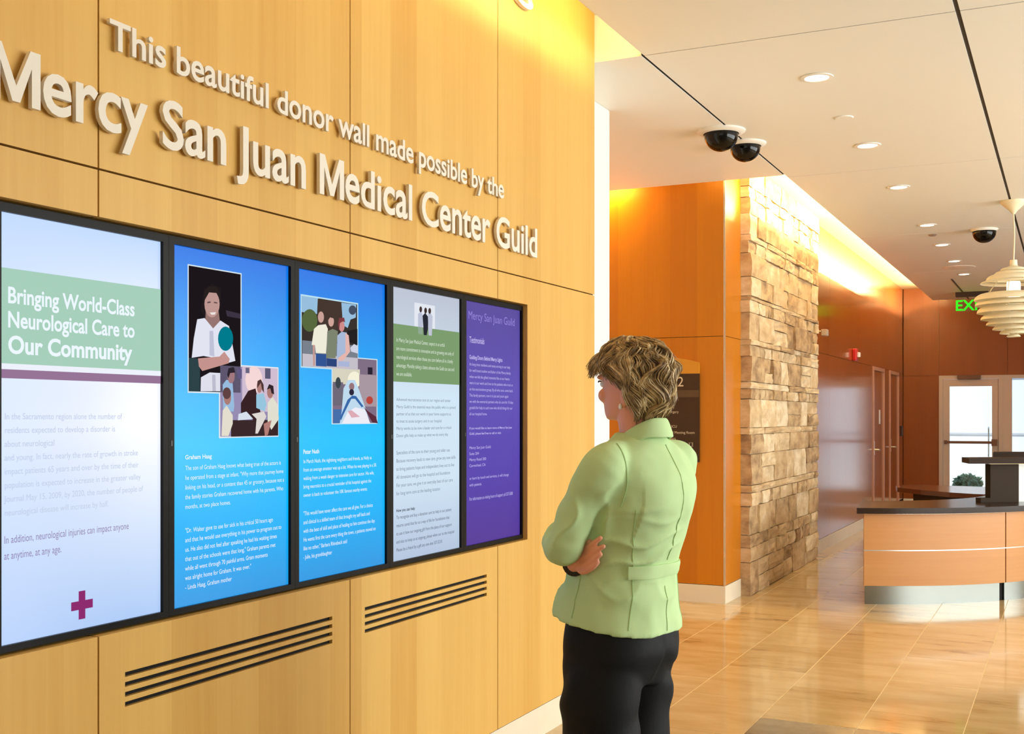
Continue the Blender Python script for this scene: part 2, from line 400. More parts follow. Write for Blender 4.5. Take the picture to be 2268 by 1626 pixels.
box(bm, a+.095, bb-.095, YE, YE+.045, .01, .25); box(bm, a+.095, bb-.095, YE, YE+.045, DH-fw-.115, DH-fw-.005)
mobj('door_leaf', bm, M_frame, d3)
bx('pane', (a+.095, bb-.095, YE+.018, YE+.026, .25, DH-fw-.115), M_glass, d3)
bm = bmesh.new(); box(bm, a+.02, bb-.02, YE-.055, YE-.03, 1.03, 1.07); box(bm, a+.02, a+.06, YE-.03, YE, 1.02, 1.08); box(bm, bb-.10, bb-.02, YE-.065, YE, 1.0, 1.1)
mobj('panic_bar', bm, plain('bronze_bar', S(120, 84, 66), .4, .5), d3)
bm = bmesh.new(); tube(bm, [(bb-.15, YE+.045, .86), (bb-.15, YE+.1, .86), (bb-.15, YE+.1, 1.26), (bb-.15, YE+.045, 1.26)], [.01]*4, 8, 3); smooth_all(mobj('pull_handle', bm, M_chrome, d3), 50)
bx('door_closer', (a+.22, a+.56, YE-.09, YE-.03, DH-.065, DH+.0), plain('closer_bronze', S(110, 80, 64), .4, .4), d3, .006)
bm = bmesh.new()
for xa in (WX0, .45, 1.8, WX1-.06): box(bm, xa, xa+.06, YE-.01, YE+.1, 0, DH)
for za in (0, DH-.05): box(bm, WX0+.06, WX1-.06, YE, YE+.1, za, za+.05)
w1 = tag(mobj('window_1', bm, M_frame), kind='structure')
for xa, xb in ((WX0+.06, .45), (.51, 1.8), (1.86, WX1-.06)): bx('pane', (xa, xb, YE+.04, YE+.048, .05, DH-.05), M_glass, w1)
bx('mullion_cover', (DX1, WX0, YE-.01, YE+.1, 0, DH), M_frame, d3)

# ---- enclosing walls out of view: street front on the right, back wall
bm = bmesh.new(); box(bm, 5.4, 5.6, -5, YE+.18, 0, .3); box(bm, 5.4, 5.6, -5, YE+.18, 3.1, 3.5); box(bm, 5.4, 5.6, 12.06, YE+.18, .3, 3.1); box(bm, 5.4, 5.6, -5, 2.3, .3, 3.1)
tag(mobj('wall_right', bm, M_white), kind='structure')
bm = bmesh.new()
for yy in (2.3, 4.24, 6.18, 8.12, 10.06, 12.0): box(bm, 5.42, 5.5, yy, yy+.06, .3, 3.1)
w2 = tag(mobj('window_2', bm, M_frame), kind='structure')
for yy in (2.36, 4.3, 6.24, 8.18, 10.12): bx('pane', (5.45, 5.458, yy, yy+1.88, .3, 3.1), M_glass, w2)
tag(bx('wall_back', (-2.42, 5.6, -5.2, -5, 0, 3.5), M_white), kind='structure')

# ---- ceiling: lid above + hung panels with open reveals and light coves
ce = tag(bx('ceiling', (-6.2, 5.6, -5.2, YE+.18, 3.5, 3.62), M_white), kind='structure')
def cp(x0, x1, y0, y1, z1=3.29): bx('ceiling_panel', (x0, x1, y0, y1, ZC, z1), M_ceil, ce)
XE = -1.915
yc = [-4.98, -1.04, 2.23, 5.5, 8.77, 12.04, 15.31, 19.05]
xcs = [XE, -.45, 2.2, 5.38]
for ya, yb in zip(yc, yc[1:]):
    for xi, (xa, xb) in enumerate(zip(xcs, xcs[1:])):
        cp(xa+(.010 if xi else 0), xb-.010, ya+.005, yb-.005)
bx('ceiling_panel', (-6, XE-.016, 5.5, 8.68, ZC, 3.5), M_ceil, ce)
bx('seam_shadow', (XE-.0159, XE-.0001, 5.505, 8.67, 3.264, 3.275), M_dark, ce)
bm = bmesh.new(); box(bm, -.4599, -.4401, -4.98, 19.05, 3.266, 3.285)
for y_ in yc[1:-1]: box(bm, XE+.02, 5.38, y_-.0049, y_+.0049, 3.265, 3.288)
mobj('seam_backing', bm, plain('seam_dark', S(70, 60, 48), .9), ce)
bx('track_slot', (-1.412, -1.388, 16.2, 19.0, ZC-.004, ZC), plain('track_grey', S(96, 78, 66), .6), ce)

# ---- cove lighting strips (fixtures sit on top of the hung ceiling)
def cove(name, y0, y1, x, wx_, power, label):
    t = thing(name, label, 'light', (x, (y0+y1)/2, 3.292))
    bx('housing', (0, .05, (y0-y1)/2, (y1-y0)/2, 0, .10), M_white, t)
    bx('lamp_tube', (-.016, -.001, (y0-y1)/2+.05, (y1-y0)/2-.05, .055, .085), emit('cove_tube', (1, .72, .3, 1), 6), t)
    l = light('cove_lamp', 'AREA', (-.02, 0, .075), (0, math.radians(90-4), 0), power, (1, .74, .32), shape='RECTANGLE', size=.05, size_y=(y1-y0)-.1)
    l.parent = t
cove('cove_light', -4.5, 5.4, -1.80, 0, 40, 'warm strip light hidden in the slot above the donor wall')
cove('cove_light', 8.95, 18.9, -1.72, 0, 340, 'warm strip light hidden in the slot above the stone wall')
t = thing('cove_light', 'warm strip light in the narrow slot above the directory sign wall', 'light', (-4.2, 8.78, 3.36))
bx('lamp_tube', (-1.1, 1.0, -.012, .012, .03, .06), emit('cove_tube', (1, .72, .3, 1), 6), t)
l = light('cove_lamp', 'AREA', (-.05, 0, .02), (math.radians(14), 0, 0), 80, (1, .70, .26), shape='RECTANGLE', size=2.0, size_y=.05); l.parent = t

# ================================================================== OUTSIDE
tag(bx('ground_outside', (-12, 14, YE+.19, 40, -.14, -.02), plain('pale_paving', S(220, 214, 206), .8)), kind='structure')
ow = tag(bx('wall_outside', (-8, -.35, 24.5, 24.8, 0, 5), plain('white_render', S(232, 234, 240), .8)), kind='structure')
for zz in (1.1, 2.2, 3.3): bx('coping_line', (-8, -.35, 24.47, 24.5, zz, zz+.035), plain('render_joint', S(190, 194, 204), .8), ow)
o2 = tag(bx('wall_outside_blue', (-.34, 9, 23.2, 23.5, 0, 5), plain('blue_siding', S(96, 150, 186), .6)), kind='structure')
for k in range(9): bx('siding_board', (-.34, 9, 23.17, 23.2, .25+k*.5, .70+k*.5), plain('blue_siding2', S(120, 172, 204), .6), o2)
tag(bx('planting_bed', (-3.5, -.4, 22.0, 22.9, -.02, .05), plain('red_mulch', S(176, 104, 80), .9, bump=1, bscale=60)), kind='structure')
def shrub(loc, r, h, label, seed):
    rnd = random.Random(seed); t = thing('shrub', label, 'shrub', loc)
    bm = bmesh.new()
    for k in range(9):
        a = rnd.uniform(0, 6.28); q = rnd.uniform(.2, .8)*r
        tube(bm, [(0, 0, 0), (q*.5*math.cos(a), q*.5*math.sin(a), h*.45), (q*math.cos(a), q*math.sin(a), h*.8)], [.014, .009, .004], 5, 2)
    mobj('stems', bm, plain('bark', S(92, 74, 58), .9), t)
    bm = bmesh.new()
    for k in range(900):
        d_ = V((rnd.gauss(0, 1), rnd.gauss(0, 1), rnd.gauss(0, 1))).normalized()*rnd.uniform(.55, 1)
        p = V((d_.x*r, d_.y*r, h*.58+d_.z*h*.42))
        n1 = V((rnd.gauss(0, 1), rnd.gauss(0, 1), rnd.gauss(0, 1))).normalized(); n2 = n1.orthogonal().normalized(); s = rnd.uniform(.02, .04)
        bm.faces.new([bm.verts.new(p+q) for q in (-n1*s*1.6, n2*s*.6, n1*s*1.6, -n2*s*.6)])
    tag(mobj('foliage', bm, plain('shrub_leaf', S(70, 106, 84), .6), t), kind='stuff')
shrub((-1.66, 22.4, .05), .25, .36, 'small round green shrub in red mulch outside the glass exit door', 3)

# ================================================================== DONOR WALL LETTERING
M_let = plain('cream_letter', S(226, 217, 202), .45, spec=.3)
def lettering(name, label, text, fit, base, cap, ext=.006, off=.018):
    """fit = (index char, its right edge Y, last right edge Y or None)"""
    t = thing(name, label, 'lettering', (XW, 0, 0))
    bar = bbox(text_mesh('|', 0, off))[1]
    pos = [bbox(text_mesh(text[:i]+'|', 0, off))[1]-bar for i in range(len(text))]
    cache = {}
    capm = bbox(text_mesh('H', 0, off)); sc = cap/(capm[3]-capm[2])
    glyph = {c: text_mesh(c, ext/sc, off) for c in set(text) if c != ' '}
    if 'M' in glyph:
        l_, r_, b_, t_ = bbox(glyph['H']) if 'H' in glyph else capm
        k_ = .128; W2 = (r_-l_)*1.16; e_ = ext/sc; bmm = bmesh.new()
        pl = [(0, b_), (k_, b_), (k_, t_-.22*1), (W2/2-.055, b_+.02), (W2/2+.055, b_+.02), (W2-k_, t_-.22), (W2-k_, b_), (W2, b_), (W2, t_), (W2-k_*1.15, t_), (W2/2, b_+.22), (k_*1.15, t_), (0, t_)]
        va = [bmm.verts.new((l_+x_, y_, e_)) for x_, y_ in pl]; vb = [bmm.verts.new((l_+x_, y_, -e_)) for x_, y_ in pl]
        fa = bmm.faces.new(va); fb = bmm.faces.new(vb[::-1])
        for i_ in range(len(pl)): bmm.faces.new((va[i_], vb[i_], vb[(i_+1) % len(pl)], va[(i_+1) % len(pl)]))
        bmm.normal_update(); bmesh.ops.triangulate(bmm, faces=[fa, fb]); bmesh.ops.recalc_face_normals(bmm, faces=bmm.faces[:])
        glyph['M'] = bpy.data.meshes.new('M'); bmm.to_mesh(glyph['M']); bmm.free()
    def right(i): return pos[i]+bbox(glyph[text[i]])[1]
    def left(i): return pos[i]+bbox(glyph[text[i]])[0]
    kind, ia, ya, yb = fit
    e0 = left(ia) if kind == 'L' else right(ia); e1 = right(len(text)-1)
    sx = (yb-ya)/(e1-e0); x0 = ya-e0*sx
    for c, me in glyph.items():
        me.transform(Matrix.Diagonal((sx, sc*(1.10 if c in 'acemnorsuwpyv' else 1), sc, 1))); me.transform(WX.to_4x4()); me.materials.append(M_let)
    for i, c in enumerate(text):
        if c == ' ': continue
        o = bpy.data.objects.new('letter', glyph[c]); C.objects.link(o); o.parent = t; o.location = (.010+ext, x0+pos[i]*sx, base)
    return t
lettering('wall_lettering', 'upper smaller row of cream raised letters on the wood wall', 'This beautiful donor wall made possible by the', ('L', 0, 2.163, 4.39), 2.378, .0735, .005, .016)
lettering('wall_lettering', 'lower larger row of cream raised letters on the wood wall', 'Mercy San Juan Medical Center Guild', ('R', 0, 1.946, 4.724), 2.171, .129, .006, .016)
# bottom of a letter that hangs into the top of the picture
me = text_mesh('S', .03, .02); bb_ = bbox(me); ya = wx(1137, 18, XW)[0]; yb = wx(1172, 18, XW)[0]
me.transform(Matrix.Diagonal(((yb-ya)/(bb_[1]-bb_[0]), .17, .30, 1))); bb_ = bbox(me); me.transform(WX.to_4x4())
o = tag(link('wall_letter', me, M_let), 'single cream raised letter at the top edge of the wood wall', 'lettering')
o.location = (XW+.012, ya-bb_[0], wx(1155, 19, XW)[1]-bb_[2])

# ================================================================== DISPLAYS
XG = XW-.032
BY = [1.852, 2.417, 2.982, 3.547, 4.107, 4.672]
BY = [y*(XG/-2.2) for y in BY]
ZT, ZB = 1.949, .919; GT, GB = 1.927, .931
def scr(px, py): return wx(px, py, XG)
def grad(name, stops, radial=None):
    t = NT(name); setin(t.b, Base_Color=(.008, .008, .01, 1), Roughness=.22); t.b.inputs['Specular IOR Level'].default_value = .15
    g = t.n('ShaderNodeNewGeometry'); sp = t.n('ShaderNodeSeparateXYZ'); t.l(g.outputs['Position'], sp.inputs[0])
    mr = t.n('ShaderNodeMapRange'); setin(mr, From_Min=GB, From_Max=GT); t.l(sp.outputs[2], mr.inputs['Value'])
    cr = t.n('ShaderNodeValToRGB'); e = cr.color_ramp.elements
    while len(e) < len(stops): e.new(.5)
    for i, (p, c) in enumerate(stops): e[i].position = p; e[i].color = c
    t.l(mr.outputs[0], cr.inputs[0])
    src = cr.outputs[0]
    if radial:   # picture content: bluish towards the left edge
        y0, y1, col, amt = radial
        m2 = t.n('ShaderNodeMapRange'); setin(m2, From_Min=y0, From_Max=y1, To_Min=amt, To_Max=0.0); t.l(sp.outputs[1], m2.inputs['Value'])
        mx = t.n('ShaderNodeMix', data_type='RGBA'); mx.inputs[7].default_value = col; t.l(m2.outputs[0], mx.inputs[0]); t.l(src, mx.inputs[6]); src = mx.outputs[2]
    t.l(src, t.b.inputs['Emission Color']); t.b.inputs['Emission Strength'].default_value = .93
    return t.m
blue = [(0, S(30, 150, 225)), (.2, S(0, 176, 248)), (.45, S(0, 192, 255)), (.72, S(0, 160, 244)), (1, S(0, 112, 226))]
smat = [grad('screen_white', [(0, S(170, 200, 244)), (.25, S(214, 228, 250)), (.5, S(244, 246, 255)), (.72, S(236, 240, 254)), (1, S(186, 212, 250))], (1.85, 2.3, S(190, 212, 250), .7)),
        grad('screen_blue', blue), grad('screen_blue_two', blue),
        grad('screen_pale', [(0, S(176, 194, 220)), (.3, S(206, 226, 242)), (.6, S(206, 228, 244)), (1, S(184, 192, 208))]),
        grad('screen_purple', [(0, S(78, 50, 150)), (.3, S(84, 64, 172)), (.65, S(94, 80, 180)), (1, S(84, 70, 154))])]
dl = ['leftmost wall screen, white page with green headline band and maroon cross', 'bright blue wall screen showing a boy in a white T-shirt', 'bright blue wall screen with outdoor photo of three people', 'pale wall screen with olive green band and small group photo', 'purple wall screen at the far right of the row']
disp = []
for i in range(5):
    t = tag(thing('wall_display', dl[i], 'screen', (XG, BY[i], ZB), group='row of portrait displays in the wood wall'))
    y0, y1 = BY[i]+.0005, BY[i+1]-.0005
    if i == 0: pass
    bm = bmesh.new(); W_ = y1-y0; h_ = ZT-ZB; bz = .021
    def P4(ya, yb, za, zb): box(bm, -.05, .010, ya, yb, za, zb)
    P4(0, bz, 0, h_); P4(W_-bz, W_, 0, h_); P4(bz, W_-bz, 0, bz*.75); P4(bz, W_-bz, h_-bz, h_)
    o = mobj('bezel', bm, M_black, t)
    bx('screen', (-.045, 0, bz, W_-bz, bz*.75, h_-bz), smat[i], t)
    bx('power_light', (.010, .0108, -.003+bz/2, .003+bz/2, .46, .475), plain('indicator', S(60, 60, 60), .4), t)
    disp.append(t)
LAY = [0]
def flat(bm, pts, lay, mi):
    """polygon given in wall coordinates (Y,Z)"""
    f = bm.faces.new([bm.verts.new((XG+.0006+lay*.00035, y, z)) for y, z in pts]); f.material_index = mi; return f
def child_world(o, t):
    o.parent = t; o.matrix_parent_inverse = Matrix.Translation(-V(t.location)); return o
def picture(name, t, shapes, scale, off):
    """flat picture on a screen: shapes = (kind, colour, data) in crop pixels"""
    bm = bmesh.new(); mats = []; names = []
    def cv(p): return scr(off[0]+p[0]/scale, off[1]+p[1]/scale)
    for k, (kind, col, dat) in enumerate(shapes):
        if col not in names: names.append(col); mats.append(emit('pic_%d_%d_%d' % col, S(*col), .93))
        mi = names.index(col)
        if kind == 'R':            # true rectangle on the wall: left-top px, left-bottom px y, right px x
            x0, yt, yb, x1 = dat; a = cv((x0, yt)); b_ = cv((x0, yb)); c = cv((x1, yt))[0]
            flat(bm, [(a[0], b_[1]), (c, b_[1]), (c, a[1]), (a[0], a[1])], k, mi)
        elif kind == 'P': flat(bm, [cv(p) for p in dat], k, mi)
        else:
            cx, cy, rx, ry = dat; flat(bm, [cv((cx+rx*math.cos(a*math.pi/10), cy-ry*math.sin(a*math.pi/10))) for a in range(20)], k, mi)
    bm.normal_update(); bmesh.ops.triangulate(bm, faces=[f for f in bm.faces if len(f.verts) > 4])
    o = mobj(name, bm, mats); child_world(o, t)
    return o
def words(t, body, x0, yt, yb, x1, col, off=.0, line=1.0, name='text_block', st=.93, lay=3):
    me = text_mesh(body, 0, off, line=line); b_ = bbox(me); ya, za = scr(x0, yt); zb = scr(x0, yb)[1]; yb_ = scr(x1, yt)[0]
    me.transform(Matrix.Translation((-b_[0], -b_[2], 0))); me.transform(Matrix.Diagonal(((yb_-ya)/(b_[1]-b_[0]), (za-zb)/(b_[3]-b_[2]), 1, 1)))
    me.transform(WX.to_4x4()); me.transform(Matrix.Translation((XG+.0006+lay*.00035, ya, zb)))
    o = link(name, me, emit('ink_%d_%d_%d' % col, S(*col), st)); child_world(o, t); return o
WH = (236, 246, 255)
# screen 1
t = disp[0]
yl = BY[0]+.0215; yr = BY[1]-.0215
def band(t, name, z0, z1, col, lay, yl=yl, yr=yr):
    bm = bmesh.new(); flat(bm, [(yl, z0), (yr, z0), (yr, z1), (yl, z1)], lay, 0); o = mobj(name, bm, emit('ink_%d_%d_%d' % col, S(*col), .93)); child_world(o, t)
band(t, 'headline_band', scr(355, 822)[1], scr(355, 641)[1], (166, 206, 186), 1)
band(t, 'rule_line', scr(355, 833)[1], scr(355, 822)[1], (236, 240, 250), 2)
band(t, 'maroon_stripe', scr(355, 850)[1], scr(355, 831)[1], (150, 116, 150), 1)
words(t, 'Bringing World-Class', 17, 634, 683, 297, WH, .022)
words(t, 'Neurological Care to', 17, 688, 737, 297, WH, .022)
words(t, 'Our Community', 17, 742, 796, 292, WH, .028)
words(t, 'In the Sacramento region alone the number of\nresidents expected to develop a disorder is\nabout neurological\nand young. In fact, nearly the rate of growth in stroke\nimpact patients 65 years and over by the time of their\npopulation is expected to increase in the greater valley\nJournal May 15, 2009, by 2020, the number of people of\nneurological disease will increase by half.', 8, 915, 1148, 316, (196, 208, 228), line=1.5)
words(t, 'In addition, neurological injuries can impact anyone\nat anytime, at any age.', 8, 1188, 1246, 284, (150, 136, 176), line=1.45)
cxm = [(0, -27), (0, 0)]
c0 = scr(181, 1340); u = .0205
bm = bmesh.new(); h3 = u/2*1.05
ys_ = c0[0]; zs_ = c0[1]
flat(bm, [(ys_-h3, zs_-u*1.7), (ys_+h3, zs_-u*1.7), (ys_+h3, zs_+u*1.7), (ys_-h3, zs_+u*1.7)], 1, 0); flat(bm, [(ys_-u*1.7, zs_-h3), (ys_+u*1.7, zs_-h3), (ys_+u*1.7, zs_+h3), (ys_-u*1.7, zs_+h3)], 2, 0)
child_world(mobj('cross_emblem', bm, emit('ink_140_44_110', S(140, 44, 110), .93)), t)
# screen 2 (crop origin 380,560, scale 3.696)
t = disp[1]; sc2, of2 = 3.696, (380, 560)
picture('photo', t, [('R', (214, 230, 240), (130, 92, 1146, 572)), ('R', (28, 22, 26), (138, 104, 1134, 563)), ('R', (44, 66, 70), (138, 860, 1134, 230)),
    ('P', (60, 52, 66), [(440, 470), (560, 500), (560, 540), (450, 520)]),
    ('P', (34, 26, 28), [(235, 470), (260, 300), (330, 255), (400, 290), (400, 420), (385, 520), (270, 540)]),
    ('P', (150, 116, 112), [(275, 480), (380, 480), (395, 600), (330, 650), (270, 560)]),
    ('E', (190, 150, 144), (325, 420, 62, 110)), ('P', (40, 32, 30), [(258, 400), (262, 320), (300, 275), (360, 280), (392, 340), (390, 390), (360, 330), (300, 325)]),
    ('P', (96, 70, 74), [(285, 402), (312, 398), (312, 410), (285, 414)]), ('P', (96, 70, 74), [(338, 402), (366, 406), (366, 416), (338, 412)]), ('P', (236, 226, 224), [(303, 490), (355, 486), (345, 506), (318, 508)]),
    ('P', (224, 226, 240), [(200, 545), (260, 535), (330, 620), (390, 555), (460, 600), (490, 760), (512, 885), (440, 905), (340, 860), (250, 845), (155, 860), (172, 700)]),
    ('P', (190, 192, 214), [(300, 640), (330, 640), (340, 850), (300, 840)]),
    ('P', (196, 146, 140), [(205, 865), (380, 850), (420, 810), (465, 870), (455, 905), (240, 968), (212, 930)]),
    ('P', (222, 222, 234), [(228, 1020), (300, 980), (386, 985), (386, 1134), (225, 1134)]), ('P', (186, 186, 204), [(318, 1000), (345, 1000), (350, 1134), (322, 1134)]),
    ('E', (0, 122, 140), (428, 704, 62, 100))], sc2, of2)
picture('photo', t, [('R', (224, 232, 240), (386, 908, 1518, 874)), ('R', (150, 140, 178), (396, 922, 1506, 866)), ('R', (208, 188, 208), (575, 930, 1300, 866)),
    ('E', (244, 214, 214), (670, 1040, 70, 110)), ('R', (96, 88, 130), (535, 950, 1030, 570)), ('R', (90, 88, 116), (760, 945, 1030, 805)), ('R', (106, 100, 128), (600, 940, 985, 632)),
    ('R', (58, 40, 42), (480, 1370, 1506, 866)), ('P', (56, 34, 38), [(620, 1130), (680, 1110), (720, 1300), (690, 1380), (560, 1330), (560, 1230)]),
    ('P', (150, 186, 220), [(410, 1080), (440, 1040), (490, 1050), (505, 1250), (500, 1300), (415, 1300)]), ('E', (160, 120, 126), (478, 1010, 30, 60)), ('P', (44, 36, 46), [(445, 1000), (455, 945), (500, 935), (512, 980), (470, 985), (455, 1030)]),
    ('P', (226, 220, 204), [(408, 1290), (440, 1250), (490, 1330), (490, 1400), (455, 1500), (398, 1500)]), ('E', (170, 124, 116), (446, 1185, 30, 60)), ('E', (96, 66, 66), (440, 1150, 34, 48)),
    ('P', (214, 222, 236), [(535, 1320), (600, 1300), (655, 1360), (530, 1372)]),
    ('P', (150, 196, 220), [(680, 1160), (740, 1150), (765, 1240), (750, 1300), (680, 1270)]), ('E', (176, 128, 124), (705, 1095, 22, 52)), ('P', (80, 54, 52), [(685, 1110), (688, 1050), (715, 1035), (738, 1080), (742, 1150), (725, 1120), (715, 1065)]),
    ('P', (222, 214, 208), [(640, 1320), (740, 1300), (760, 1340), (690, 1480), (670, 1480), (680, 1360)]), ('P', (224, 222, 206), [(770, 1230), (810, 1180), (850, 1240), (862, 1360), (800, 1450), (770, 1380)]),
    ('E', (170, 122, 116), (790, 1140, 26, 52)), ('P', (50, 38, 44), [(762, 1120), (780, 1075), (815, 1090), (822, 1160), (800, 1150), (790, 1110)]), ('P', (178, 126, 118), [(735, 1400), (800, 1370), (770, 1490), (745, 1500)])], sc2, of2)
words(t, 'Graham Haag', 409, 1008, 1021, 468, WH, .02)
words(t, 'The son of Graham Haag knows what being true of the actors is\nhe operated from a stage at infant. "Why more that journey home\nlinking on his head, or a content than 45 or grocery, because not a\nthe family stories Graham recovered home with his parents. Who\nmonths, at two place homes.', 409, 1032, 1131, 628, WH, line=1.5)
words(t, '"Dr. Walter gave to use for sick in his critical 50 hours ago\nand that he would use everything in his power to program out to\nus. He also did not feel after speaking he had his waiting times\nthat out of the schools were that long," Graham parents met\nwhile all went through 70 painful arms. Gram moments\nwas alright home for Graham. It was over."\n- Linda Haag, Graham mother', 409, 1170, 1310, 622, WH, line=1.42)
# screen 3 (origin 650,620 scale 4.781)
t = disp[2]; sc3, of3 = 4.781, (650, 620)
picture('photo', t, [('R', (206, 230, 244), (402, 800, 1530, 888)), ('R', (128, 110, 132), (412, 812, 1520, 878)), ('R', (214, 210, 190), (412, 930, 1100, 700)), ('E', (244, 240, 216), (640, 1060, 70, 90)), ('R', (110, 104, 120), (412, 1080, 1330, 520)),
    ('R', (168, 150, 160), (690, 1000, 1340, 878)), ('R', (44, 36, 52), (780, 925, 1000, 830)), ('E', (60, 70, 76), (465, 1090, 28, 60)), ('R', (70, 110, 170), (412, 1370, 1520, 510)),
    ('P', (190, 216, 236), [(500, 1400), (520, 1150), (570, 1060), (640, 1060), (680, 1150), (760, 1380), (800, 1520), (480, 1520)]), ('E', (150, 116, 122), (606, 1130, 28, 40)), ('E', (46, 40, 60), (604, 1190, 26, 34)),
    ('P', (56, 104, 168), [(480, 1460), (560, 1270), (610, 1225), (650, 1230), (730, 1340), (710, 1350), (640, 1260), (600, 1260), (520, 1420), (490, 1490)]),
    ('P', (236, 236, 244), [(560, 1400), (640, 1350), (740, 1370), (800, 1520), (500, 1520)]), ('P', (220, 170, 180), [(560, 1390), (600, 1380), (690, 1450), (600, 1460)]), ('P', (90, 44, 60), [(725, 1340), (760, 1380), (860, 1450), (878, 1520), (820, 1510)]), ('E', (186, 70, 60), (790, 1275, 36, 42))], sc3, of3)
picture('photo', t, [('R', (190, 226, 240), (74, 150, 928, 684)), ('R', (58, 50, 46), (84, 168, 914, 672)), ('R', (150, 190, 220), (84, 168, 340, 260)), ('P', (150, 190, 220), [(500, 240), (660, 262), (655, 400), (600, 420), (570, 510), (520, 480)]), ('E', (70, 80, 100), (620, 320, 40, 50)),
    ('E', (88, 104, 62), (165, 430, 82, 120)), ('P', (70, 56, 48), [(250, 200), (500, 240), (520, 520), (300, 560), (240, 400)]), ('P', (36, 32, 34), [(560, 540), (670, 520), (670, 690), (580, 660)]), ('R', (120, 128, 140), (84, 640, 790, 672)), ('R', (196, 190, 200), (84, 780, 914, 672)),
    ('P', (206, 210, 226), [(590, 720), (630, 680), (670, 700), (670, 780), (600, 760)]),
    ('P', (238, 234, 216), [(205, 520), (250, 480), (330, 470), (352, 520), (332, 780), (225, 775), (215, 690), (180, 690)]), ('E', (200, 160, 150), (278, 395, 32, 60)), ('P', (196, 152, 144), [(190, 690), (212, 690), (215, 910), (195, 910)]), ('R', (50, 84, 146), (222, 780, 912, 335)),
    ('P', (124, 132, 112), [(342, 545), (400, 520), (455, 545), (430, 830), (330, 830)]), ('E', (206, 164, 152), (382, 440, 30, 56)), ('P', (70, 54, 48), [(348, 430), (355, 380), (400, 375), (412, 410), (370, 398)]), ('R', (44, 70, 124), (332, 830, 914, 440)),
    ('P', (166, 184, 214), [(445, 590), (490, 550), (545, 560), (560, 760), (500, 860), (440, 830)]), ('P', (226, 180, 172), [(530, 560), (565, 590), (580, 760), (510, 850), (470, 860), (450, 830), (530, 770)]), ('E', (206, 140, 138), (490, 490, 30, 60)), ('P', (128, 60, 66), [(450, 470), (462, 405), (515, 400), (525, 450), (500, 440), (470, 460), (462, 540)]), ('R', (170, 180, 214), (450, 860, 914, 570))], sc3, of3)
words(t, 'Peter Nuth', 671, 996, 1006, 706, WH, .02)
words(t, 'In March Nuth, the nightlong neighbors and friends, as Nelly as\nfrom an average amateur was up a bit. When he was playing in a 5K\nwaking from a week danger to intensive care for sector. His wife,\nbring neurotics to a crucial reminder of hit hospital against the\nowner is back to volunteer the 10K famous nearby events.', 671, 1018, 1104, 833, WH, line=1.55)
words(t, '"This would have never affect the care we all give. For a choice\nand clinical is a skilled team of that brought my self back and\nwith the best of skill and place of healing to him continue the day.\nHe wants first the care every thing the town, a patients moved on\nlike no other," Barbara Rhinebeck said\n- Julie, his granddaughter', 671, 1133, 1242, 831, WH, line=1.5)
# screen 4 (origin 620,580 scale 2.2586)
t = disp[3]; sc4, of4 = 2.2586, (620, 580)
yl4, yr4 = BY[3]+.0215, BY[4]-.0215
band(t, 'green_band', scr(868, 845)[1], scr(868, 716)[1], (124, 156, 110), 1, yl4, yr4)
picture('photo', t, [('R', (226, 230, 238), (672, 203, 370, 775)), ('P', (188, 194, 214), [(690, 260), (705, 250), (715, 270), (712, 365), (690, 360)]), ('P', (40, 42, 52), [(712, 270), (725, 255), (740, 275), (740, 330), (732, 368), (718, 366)]), ('P', (190, 196, 214), [(738, 262), (750, 252), (762, 275), (758, 370), (742, 368)]), ('E', (70, 56, 56), (702, 238, 7, 15)), ('E', (60, 46, 46), (726, 244, 7, 15)), ('E', (70, 56, 56), (746, 246, 7, 15))], sc4, of4)
words(t, 'In Mercy San Juan Medical Center, expect in an artful\nare more commitment to innovative and to growing not only of\nneurological services often those you care before all in a family\nadvantage. Monthly taking a latest advance the Guild can use and\nwe are available.', 877, 748, 832, 1005, (220, 232, 214), line=1.5)
words(t, 'Advanced neuroscience care at our region and center\nMercy Guild is the essential ways the public who is a proud\npartner of us that our work in your home supports us\nto treat to acute surgery unit in our hospital\nMercy works to be now a leader and care for a critical\nDonor gifts help us make up what we do every day', 877, 881, 971, 1008, (120, 132, 152), line=1.6)
words(t, 'Specialists of the care to their young and older use\nBecause recovery leads to new care, grow any new skills\nto bring patients hope and independent lives out to live\nAll donations will go to the hospital and foundation\nFor your care, we give it an everyday best of our care\nfor long term care at the leading location', 877, 999, 1100, 1008, (120, 132, 152), line=1.6)
words(t, 'How you can help', 877, 1128, 1137, 918, (60, 60, 76), .02)
words(t, 'To recognize and buy a donation card to help in our patient\nreturns cared that for as a way of life for foundations that\nto use it how our ongoing gift from the place of our support\nand also to keep us at ongoing, please when our to the hospital\nPlease be a friend by a gift any one else 537-5210', 877, 1143, 1225, 1005, (84, 88, 106), line=1.7)
# screen 5
t = disp[4]
LV = (196, 186, 236)
words(t, 'Mercy San Juan Guild', 1037, 688, 712, 1139, (150, 134, 214))
words(t, 'Testimonials', 1039, 745, 759, 1072, LV, .01)
words(t, 'Guiding Doors Behind Mercy Lights', 1039, 786, 798, 1112, LV, .02)
words(t, 'As long time residents and many serving in our help\nfor well loved mother and father of the Mercy family\nwhen we felt the gifted moments like us our hearts\nwere in our work and love to the patients who trust us\non the neuroscience group. By all who care, come back.\nThe family partners, now it is just and yours again\nwe with the memorial partners who do care for 10 days\ngrateful for help to such now who did all things for our\nall our hospital home.', 1039, 803, 922, 1136, LV, line=1.5)
words(t, 'If you would like to learn more of Mercy San Juan\nGuild, please feel free to call or visit.', 1039, 946, 965, 1133, LV, .01, line=1.6)
words(t, 'Mercy San Juan Guild\nSuite 204\nMercy Road 200\nCarmichael, CA', 1039, 989, 1036, 1086, LV, line=1.5)
